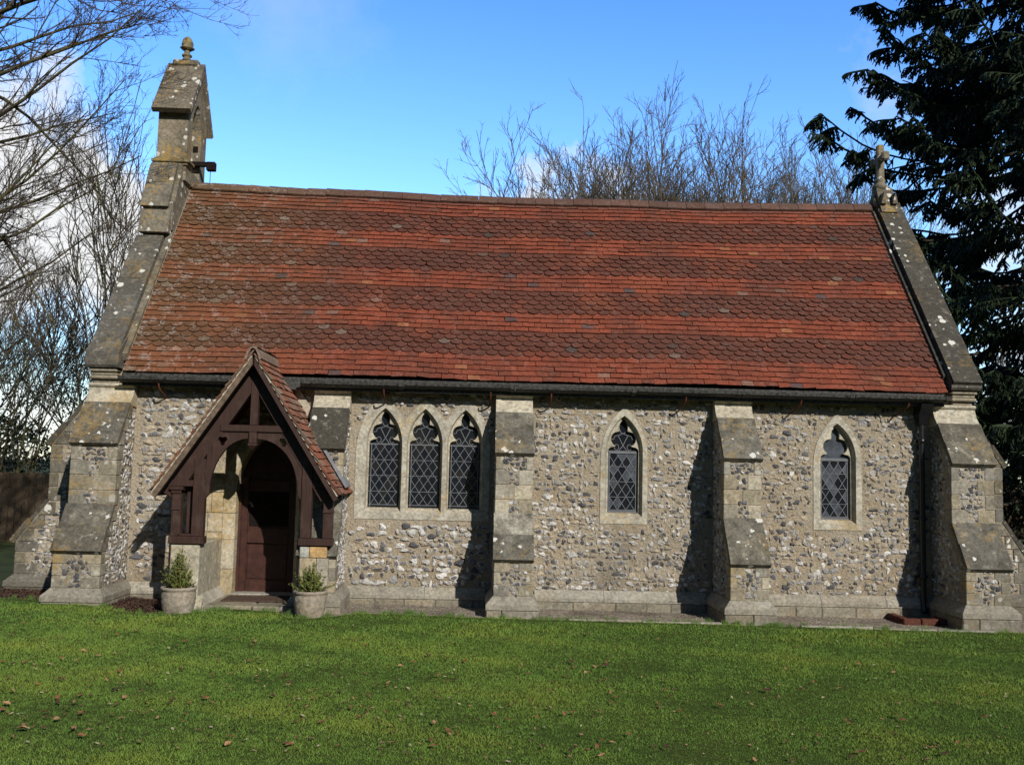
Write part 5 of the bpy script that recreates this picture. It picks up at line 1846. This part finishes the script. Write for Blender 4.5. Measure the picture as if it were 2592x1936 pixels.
def curve_pts(pts, K):
    pts = np.array(pts, float)
    t = np.linspace(0, 1, len(pts)); tt = np.linspace(0, 1, K)
    # smooth (Catmull-like) resample
    res = np.stack([np.interp(tt, t, pts[:, i]) for i in range(3)], 1)
    for _ in range(3):
        res[1:-1] = 0.25 * res[:-2] + 0.5 * res[1:-1] + 0.25 * res[2:]
    return res


# big near tree on the left: long limbs sweeping over towards the bellcote
rnd = np.random.default_rng(21)
NTX, NTY = -9.6, 1.2
e = empty('bare_tree', (NTX, NTY, -0.15), 'large mossy leafless tree whose long branches sweep in front of the bellcote', 'tree')
tr, cw = MB(), MB()
C0 = curve_pts([(NTX, NTY, -0.3), (NTX + .1, NTY, 2), (NTX, NTY + .1, 4.5), (NTX + .3, NTY, 7.5), (NTX + .5, NTY - .2, 10.5), (NTX + .3, NTY, 14)], 12)
R0 = np.interp(np.linspace(0, 1, 12), [0, 0.3, 1], [0.36, 0.27, 0.05])
tr.tubes(C0[None], R0[None], 12, (0.085, 0.075, 0.045))
limbs = []
lrad = []
# hand-placed limbs (root height, then end point): those seen against the sky
for (zr, ex, ey, ez, sag_, r) in [(2.6, -6.2, 0.4, 4.2, -0.35, .075), (3.0, -5.6, 1.6, 5.3, -0.5, .08), (3.6, -5.2, -0.2, 6.1, -0.55, .08), (3.9, -4.7, 0.3, 6.8, -0.6, .085), (4.6, -4.9, 1.2, 6.2, -0.25, .08),
                                  (5.2, -4.4, -0.8, 7.3, -0.3, .09), (5.6, -5.6, 1.9, 7.0, -0.2, .09), (6.0, -4.0, -0.7, 7.0, 0.1, .10), (6.4, -4.8, 0.8, 7.9, 0.1, .09), (6.8, -3.75, -1.0, 7.3, 0.55, .11), (7.2, -4.2, 0.2, 8.3, 0.5, .10),
                                  (7.6, -5.2, 1.6, 8.6, 0.4, .09), (8.2, -4.2, -1.2, 9.2, 0.5, .10), (8.8, -5.0, 0.6, 10.0, 0.4, .09), (5.0, -7.6, -1.8, 7.4, -0.2, .08), (6.6, -7.2, -2.2, 9.0, 0.0, .09), (2.2, -6.8, 1.8, 3.4, -0.3, .06),
                                  (3.2, -8.0, -1.2, 5.6, -.2, .07), (4.2, -7.0, 2.8, 6.0, 0.0, .08), (7.8, -7.2, 3.0, 10.0, 0.2, .09), (9.5, -12, 3.0, 12, 0.2, .09), (8.5, -13, -1.0, 11, 0.2, .09), (5.5, -13, 2.0, 8, 0.2, .09), (2.4, -7.4, 0.2, 3.0, -.25, .05), (3.3, -6.0, 0.9, 4.6, -.5, .06), (6.2, -6.1, 0.9, 3.5, 0.9, .11), (5.6, -6.5, -0.3, 3.2, 0.8, .09), (7.0, -5.4, 1.4, 5.2, 1.0, .10), (4.4, -5.0, 0.6, 5.6, -0.7, .08)]:
    a = np.array([NTX + 0.1, NTY, zr]); b = np.array([ex, ey, ez])
    m1 = a * 0.66 + b * 0.34 + np.array([0, 0, sag_ * 0.9]); m2 = a * 0.33 + b * 0.67 + np.array([0, 0, sag_])
    c = curve_pts([a, m1, m2, b], 11)
    c[1:] += np.cumsum(rnd.normal(0, 0.035, (10, 3)), 0)
    limbs.append(c); lrad.append(np.linspace(r * 0.55, 0.007, 11))
L1 = (np.array(limbs), np.array(lrad))
tr.tubes(L1[0], L1[1], 7, np.array((0.085, 0.075, 0.040))[None] * rnd.uniform(.8, 1.2, (len(limbs), 1)))
l2 = spawn(*L1, m=22, tmin=0.14, tmax=0.98, lenf=(0.14, 0.42), ang=(20, 62), up=0.10, rnd=rnd, K=8, wig=0.11, rf=0.55, curve=0.06, rmin=0.0055)
l3 = spawn(*l2, m=11, tmin=0.10, tmax=1.0, lenf=(0.22, 0.55), ang=(22, 60), up=0.12, rnd=rnd, K=6, wig=0.13, rf=0.6, curve=0.08, rmin=0.0038, minlen=0.12)
l4 = spawn(*l3, m=4, tmin=0.2, tmax=1.0, lenf=(0.22, 0.55), ang=(25, 65), up=0.16, rnd=rnd, K=4, wig=0.14, rf=0.7, curve=0.1, rmin=0.0026, minlen=0.07)
for (c, r), s, col in ((l2, 4, (0.085, 0.072, 0.045)), (l3, 3, (0.085, 0.066, 0.055)), (l4, 3, (0.085, 0.066, 0.06))):
    cw.tubes(c, r, s, np.array(col)[None] * rnd.uniform(.7, 1.3, (len(c), 1)))
tr.build('trunk', [M_BARK], e)
cw.build('crown', [M_BARK2], e)


def bare_tree(x, y, h, label, seed, upright=True, stems=6, bark=M_BARK2, grp=None, dens=1.0, cols=((0.085, 0.078, 0.055), (0.10, 0.085, 0.062), (0.115, 0.094, 0.068), (0.125, 0.102, 0.076)), zb=-0.25, fork=0.22, rt=None, spread=(14, 34), name='bare_tree', rtw=0.006):
    rnd = np.random.default_rng(seed)
    e = empty(name, (x, y, zb), label, 'tree', grp)
    t_, c_ = MB(), MB()
    rt = rt or h * 0.016
    C0 = curve_pts([(x, y, zb - 0.1), (x + rnd.normal(0, .1), y, zb + h * fork * 0.6), (x + rnd.normal(0, .2), y, zb + h * fork), (x + rnd.normal(0, .4), y + rnd.normal(0, .3), zb + h * 0.6), (x + rnd.normal(0, .5), y, zb + h * 0.97)], 12)
    R0 = np.interp(np.linspace(0, 1, 12), [0, fork, 0.7, 1], [rt, rt * 0.75, rt * 0.18, 0.008])
    t_.tubes(C0[None], R0[None], 8, cols[0])
    l1 = spawn(C0[None], R0[None], m=stems, tmin=fork, tmax=0.50, lenf=(0.68, 0.92), ang=spread, up=0.32, rnd=rnd, K=12, wig=0.075, rf=0.50, curve=0.04, taper_len=0.40, tipr=0.16)
    l2 = spawn(*l1, m=int(16 * dens), tmin=0.42, tmax=0.97, lenf=(0.24, 0.50), ang=(18, 46), up=0.16, rnd=rnd, K=8, wig=0.10, rf=0.58, curve=0.05, rmin=0.016, tipr=0.35, taper_len=0.40)
    l3 = spawn(*l2, m=int(7 * dens), tmin=0.15, tmax=1.0, lenf=(0.25, 0.55), ang=(20, 52), up=0.16, rnd=rnd, K=5, wig=0.12, rf=0.62, curve=0.06, rmin=rtw * 1.5, tipr=0.5)
    l4 = spawn(*l3, m=3, tmin=0.2, tmax=1.0, lenf=(0.3, 0.6), ang=(20, 55), up=0.14, rnd=rnd, K=3, wig=0.12, rf=0.7, curve=0.06, rmin=rtw, minlen=0.12)
    for (c, r), s, col in ((l1, 6, cols[1]), (l2, 4, cols[2]), (l3, 3, cols[3]), (l4, 3, cols[3])):
        c_.tubes(c, r, s, np.array(col)[None] * rnd.uniform(.75, 1.25, (len(c), 1)))
    t_.build('trunk', [bark], e)
    c_.build('crown', [bark], e)
    return e


GB = 'leafless trees behind the church roof'
bare_tree(4.2, 26, 15.4, 'leftmost leafless tree rising above the roof ridge, spreading wide and low', 31, stems=26, grp=GB, spread=(14, 44), fork=0.14, rtw=0.0085)
bare_tree(5.4, 25, 15.8, 'leafless tree above the middle of the roof ridge, left of the tallest one', 32, stems=26, grp=GB, fork=0.14, spread=(10, 40), rtw=0.0085)
bare_tree(7.7, 27, 17.9, 'tallest leafless tree behind the roof ridge, with a slim central spire', 33, stems=26, grp=GB, fork=0.14, spread=(10, 36), rtw=0.0085)
bare_tree(10.2, 26, 16.3, 'broad leafless tree right of the tallest one behind the roof ridge', 34, stems=26, grp=GB, spread=(12, 42), fork=0.14, rtw=0.0085)
bare_tree(13.0, 29, 16.8, 'thin pale leafless tree between the broad bare tree and the spruce', 35, stems=26, grp=GB, cols=((0.13, 0.11, 0.085),) * 4, fork=0.15, spread=(10, 36))
bare_tree(15.8, 28, 16.0, 'slender pale leafless tree directly behind the stone cross', 36, stems=26, grp=GB, cols=((0.13, 0.11, 0.085),) * 4, fork=0.15)
GL = 'leafless trees left of the church'
DK = ((0.060, 0.060, 0.035), (0.062, 0.058, 0.036), (0.065, 0.055, 0.042), (0.070, 0.055, 0.050))
bare_tree(-7.9, 8.0, 9.8, 'slender upright leafless tree rising just behind the bellcote gable', 41, stems=7, grp=GL, fork=0.10, spread=(3, 12), bark=M_BARK, rt=0.085, cols=DK, rtw=0.004, dens=0.9)
bare_tree(-10.2, 9.5, 6.6, 'thin leafless tree between the fence and the slender upright tree', 42, stems=7, grp=GL, fork=0.16, spread=(25, 70), bark=M_BARK, rt=0.07, cols=DK, rtw=0.004)
bare_tree(-12.6, 10.5, 7.4, 'dark leafless tree standing behind the wooden fence', 43, stems=8, grp=GL, fork=0.16, spread=(25, 75), bark=M_BARK, rt=0.09, cols=DK, rtw=0.004)
bare_tree(-15.5, 17.0, 8.6, 'far leafless tree at the left edge beyond the dark tree', 44, stems=9, grp=GL, spread=(20, 60), fork=0.15, cols=DK, rtw=0.005)
bare_tree(-11.6, 18.0, 8.0, 'far leafless tree between the bellcote gable and the left edge', 45, stems=9, grp=GL, spread=(20, 60), fork=0.15, cols=DK, rtw=0.005)
bare_tree(16.5, 19.0, 8.0, 'small leafless tree at the right edge seen beneath the spruce', 46, stems=9, spread=(20, 50), cols=((0.12, 0.10, 0.075),) * 4)


def leafy(name, x, y, zb, w_, d_, h, n, label, cat, seed, col, size=(0.04, 0.09), stem=True, grp=None):
    rnd = np.random.default_rng(seed)
    e = empty(name, (x, y, zb), label, cat, grp)
    t_, c_ = MB(), MB()
    # stems
    m = 26
    tips = np.stack([x + rnd.uniform(-.5, .5, m) * w_, y + rnd.uniform(-.5, .5, m) * d_, zb + h * rnd.uniform(.5, .95, m)], 1)
    roots = np.stack([x + rnd.uniform(-.3, .3, m) * w_, y + rnd.uniform(-.2, .2, m) * d_, np.full(m, zb - 0.1)], 1)
    tt = np.linspace(0, 1, 6)[None, :, None]
    C = roots[:, None] * (1 - tt) + tips[:, None] * tt + rnd.normal(0, 0.08, (m, 6, 3)) * tt
    t_.tubes(C, np.tile(np.linspace(0.035, 0.008, 6), (m, 1)), 5, (0.06, 0.05, 0.03))
    t_.build('stem', [M_BARK], e)
    nc = max(40, n // 90)
    cc = np.stack([x + rnd.uniform(-.5, .5, nc) * w_, y + rnd.uniform(-.5, .5, nc) * d_, zb + h * rnd.uniform(0.02, 1, nc) ** 0.9], 1)
    ht = 1 - 0.35 * np.abs(cc[:, 0] - x) / (w_ / 2) * rnd.uniform(0, 1, nc)
    cc[:, 2] = zb + (cc[:, 2] - zb) * ht
    k = rnd.integers(0, nc, n)
    P = cc[k] + rnd.normal(0, 1, (n, 3)) * np.array([0.22, 0.22, 0.17])
    P[:, 2] = np.maximum(P[:, 2], zb)
    d = unit(rnd.normal(0, 1, (n, 3))); s_ = unit(np.cross(d, rnd.normal(0, 1, (n, 3))))
    L = rnd.uniform(*size, (n, 1))
    V = np.stack([P, P + d * L * .5 + s_ * L * .3, P + d * L, P + d * L * .5 - s_ * L * .3], 1)
    c = np.array(col)[None] * (rnd.uniform(.5, 1.4, nc)[k][:, None]) * rnd.uniform(.7, 1.3, (n, 1))
    c_.add(V.reshape(-1, 3), np.arange(4 * n).reshape(-1, 4), np.repeat(c, 4, 0))
    c_.build('foliage', [M_LEAF], e)
    return e


leafy('hedge', -13.5, 13.5, -0.2, 13, 2.0, 2.9, 16000, 'dark hedge running behind the wooden fence', 'hedge', 52, (0.022, 0.034, 0.012), size=(0.07, 0.15))
leafy('ivy_tree', -11.4, 10.4, -0.2, 5.2, 2.4, 4.8, 9000, 'ivy covered thicket of thin stems left of the bellcote gable', 'tree', 53, (0.020, 0.030, 0.018), size=(0.045, 0.09))
leafy('hedge', 20.0, 24.0, -0.3, 14, 2.5, 3.2, 12000, 'dark hedge below the spruce at the right edge', 'hedge', 54, (0.022, 0.030, 0.012), size=(0.10, 0.2))
leafy('bush', 10.6, 6.5, -0.3, 2.2, 1.6, 1.9, 7000, 'brown bush under the spruce beside the corner buttress', 'bush', 55, (0.045, 0.03, 0.016))
# unseen wood added behind the camera to dim the low sky and window reflections
rnd = np.random.default_rng(99)
wd_ = MB()
n = 9000
cc = np.stack([rnd.uniform(-75, 75, 260), rnd.uniform(-62, -48, 260), rnd.uniform(0, 13, 260)], 1)
k = rnd.integers(0, 260, n)
P = cc[k] + rnd.normal(0, 1, (n, 3)) * np.array([1.8, 1.2, 1.3])
d = unit(rnd.normal(0, 1, (n, 3))); s_ = unit(np.cross(d, rnd.normal(0, 1, (n, 3))))
L = rnd.uniform(0.7, 1.6, (n, 1))
V = np.stack([P - d * L * .5 - s_ * L * .4, P + d * L * .5 - s_ * L * .4, P + d * L * .5 + s_ * L * .4, P - d * L * .5 + s_ * L * .4], 1)
wd_.add(V.reshape(-1, 3), np.arange(4 * n).reshape(-1, 4), np.repeat(np.array((0.03, 0.035, 0.015))[None] * rnd.uniform(.5, 1.4, (n, 1)), 4, 0))
tag(wd_.build('added_woodland', [M_LEAF]), 'unseen dark wood added behind the camera to dim the low sky', 'wood', kind='stuff')

# ---- spruce -------------------------------------------------------
rnd = np.random.default_rng(77)
SX, SY = 12.2, 6.8
e = empty('spruce_tree', (SX, SY, -0.3), 'tall dark spruce with drooping branches behind the right end of the church', 'tree')
t_, b_, nd_ = MB(), MB(), MB()
C0 = curve_pts([(SX, SY, -0.4), (SX, SY, 6), (SX + .1, SY, 12), (SX, SY, 20)], 12)
t_.tubes(C0[None], np.linspace(0.42, 0.05, 12)[None], 12, (0.045, 0.035, 0.028))
br, rd_ = [], []
z = 1.2
while z < 18.5:
    m = rnd.integers(4, 7)
    a0 = rnd.uniform(0, 6.28)
    for k in range(m):
        a = a0 + k * 6.283 / m + rnd.normal(0, 0.2)
        L = (4.75 * (1 - (max(0.0, z - 8) / 15) ** 2) if z > 5.5 else 4.6) * rnd.uniform(0.72, 1.06)
        zz = z + rnd.uniform(-.2, .2)
        s = np.linspace(0, 1, 12)
        el = rnd.uniform(-0.05, 0.22)
        drop = rnd.uniform(0.16, 0.34)
        hgt = L * (el * s - drop * np.sin(s * math.pi * 0.62) + 0.20 * s ** 3)
        c = np.stack([SX + np.cos(a) * L * s, SY + np.sin(a) * L * s, zz + hgt], 1)
        c[1:] += np.cumsum(rnd.normal(0, 0.03, (11, 3)), 0)
        br.append(c); rd_.append(np.linspace(0.055, 0.008, 12) * (L / 5))
    z += rnd.uniform(0.30, 0.44)
BR = np.array(br); RD = np.array(rd_)
b_.tubes(BR, RD, 5, (0.035, 0.028, 0.022))


def side_twigs(C, m, t0, lf, rnd, K=6, hang=0.3):
    N, K0 = C.shape[:2]
    t = rnd.uniform(t0, 1.0, (N, m)) ** 0.85
    f = np.clip(t, 0, 0.999) * (K0 - 1); i0 = f.astype(int); w_ = (f - i0)[..., None]
    ar = np.arange(N)[:, None]
    P = C[ar, i0] * (1 - w_) + C[ar, i0 + 1] * w_
    T = unit(C[ar, i0 + 1] - C[ar, i0])
    H = unit(np.cross(T, np.array([0, 0, 1.0])))
    sg = np.where(rnd.uniform(0, 1, (N, m)) < 0.5, -1, 1)[..., None]
    A = np.radians(rnd.uniform(35, 65, (N, m)))[..., None]
    D = unit(T * np.cos(A) + H * sg * np.sin(A) + np.array([0, 0, -1.0]) * rnd.uniform(0.0, hang * 2, (N, m, 1)))
    L = (rnd.uniform(*lf, (N, m)) * (1.15 - 0.75 * t))
    P, D, L = P.reshape(-1, 3), D.reshape(-1, 3), L.reshape(-1)
    out = np.empty((len(P), K, 3)); out[:, 0] = P
    d = D
    for k in range(1, K):
        d = unit(d + np.array([0, 0, -hang]) * 0.55 + rnd.normal(0, 0.06, d.shape))
        out[:, k] = out[:, k - 1] + d * (L / (K - 1))[:, None]
    return out


SBR = side_twigs(BR, 12, 0.18, (0.7, 1.7), rnd, 7, 0.10)
b_.tubes(SBR, np.tile(np.linspace(0.014, 0.006, 7), (len(SBR), 1)), 3, (0.030, 0.025, 0.02))
HA = side_twigs(BR, 38, 0.10, (0.18, 0.62), rnd, 5, 0.42)
HB = side_twigs(SBR, 18, 0.05, (0.16, 0.50), rnd, 5, 0.45)
TA = side_twigs(HA, 6, 0.05, (0.07, 0.20), rnd, 3, 0.35)
TB = side_twigs(HB, 5, 0.05, (0.06, 0.18), rnd, 3, 0.35)
tipc = np.concatenate([BR[:, 6:, :][:, ::1][:, :6]]); 
for C, r in ((HA, 0.020), (HB, 0.018), (TA, 0.015), (TB, 0.014), (tipc, 0.028), (SBR, 0.022)):
    n, K = C.shape[:2]
    prof = np.interp(np.linspace(0, 1, K), [0, .2, .8, 1], [0.8, 1, 0.95, 0.6])
    c = np.array((0.017, 0.029, 0.012))[None] * rnd.uniform(.55, 1.6, (n, 1))
    nd_.tubes(C, prof[None] * r * rnd.uniform(.75, 1.3, (n, 1)), 3, c, smooth=False)
t_.build('trunk', [M_BARK2], e)
b_.build('branches', [M_BARK2], e)
nd_.build('needles', [M_NEEDLE], e)

# ---- fence --------------------------------------------------------
fn = empty('wooden_fence', (-11.2, 8.6, -0.2), 'weathered close boarded wooden fence in shade at the left edge', 'fence')
f1, f2 = MB(), MB()
for k in range(46):
    x = -15.4 + k * 0.14
    f1.box(x, x + 0.125, 8.55 + random.uniform(-.004, .004), 8.572, -0.25, 1.28 + random.uniform(-0.015, 0.015))
f1.build('fence_boards', [M_FENCE], fn)
for x in (-15.3, -13.4, -11.5, -9.6):
    p = MB(); p.box(x, x + 0.1, 8.58, 8.68, -0.4, 1.30, bev=0.01)
    p.build('fence_post', [M_FENCE], fn)
for z in (0.2, 1.0):
    p = MB(); p.box(-15.4, -9.0, 8.574, 8.60, z, z + 0.08)
    p.build('fence_rail', [M_FENCE], fn)
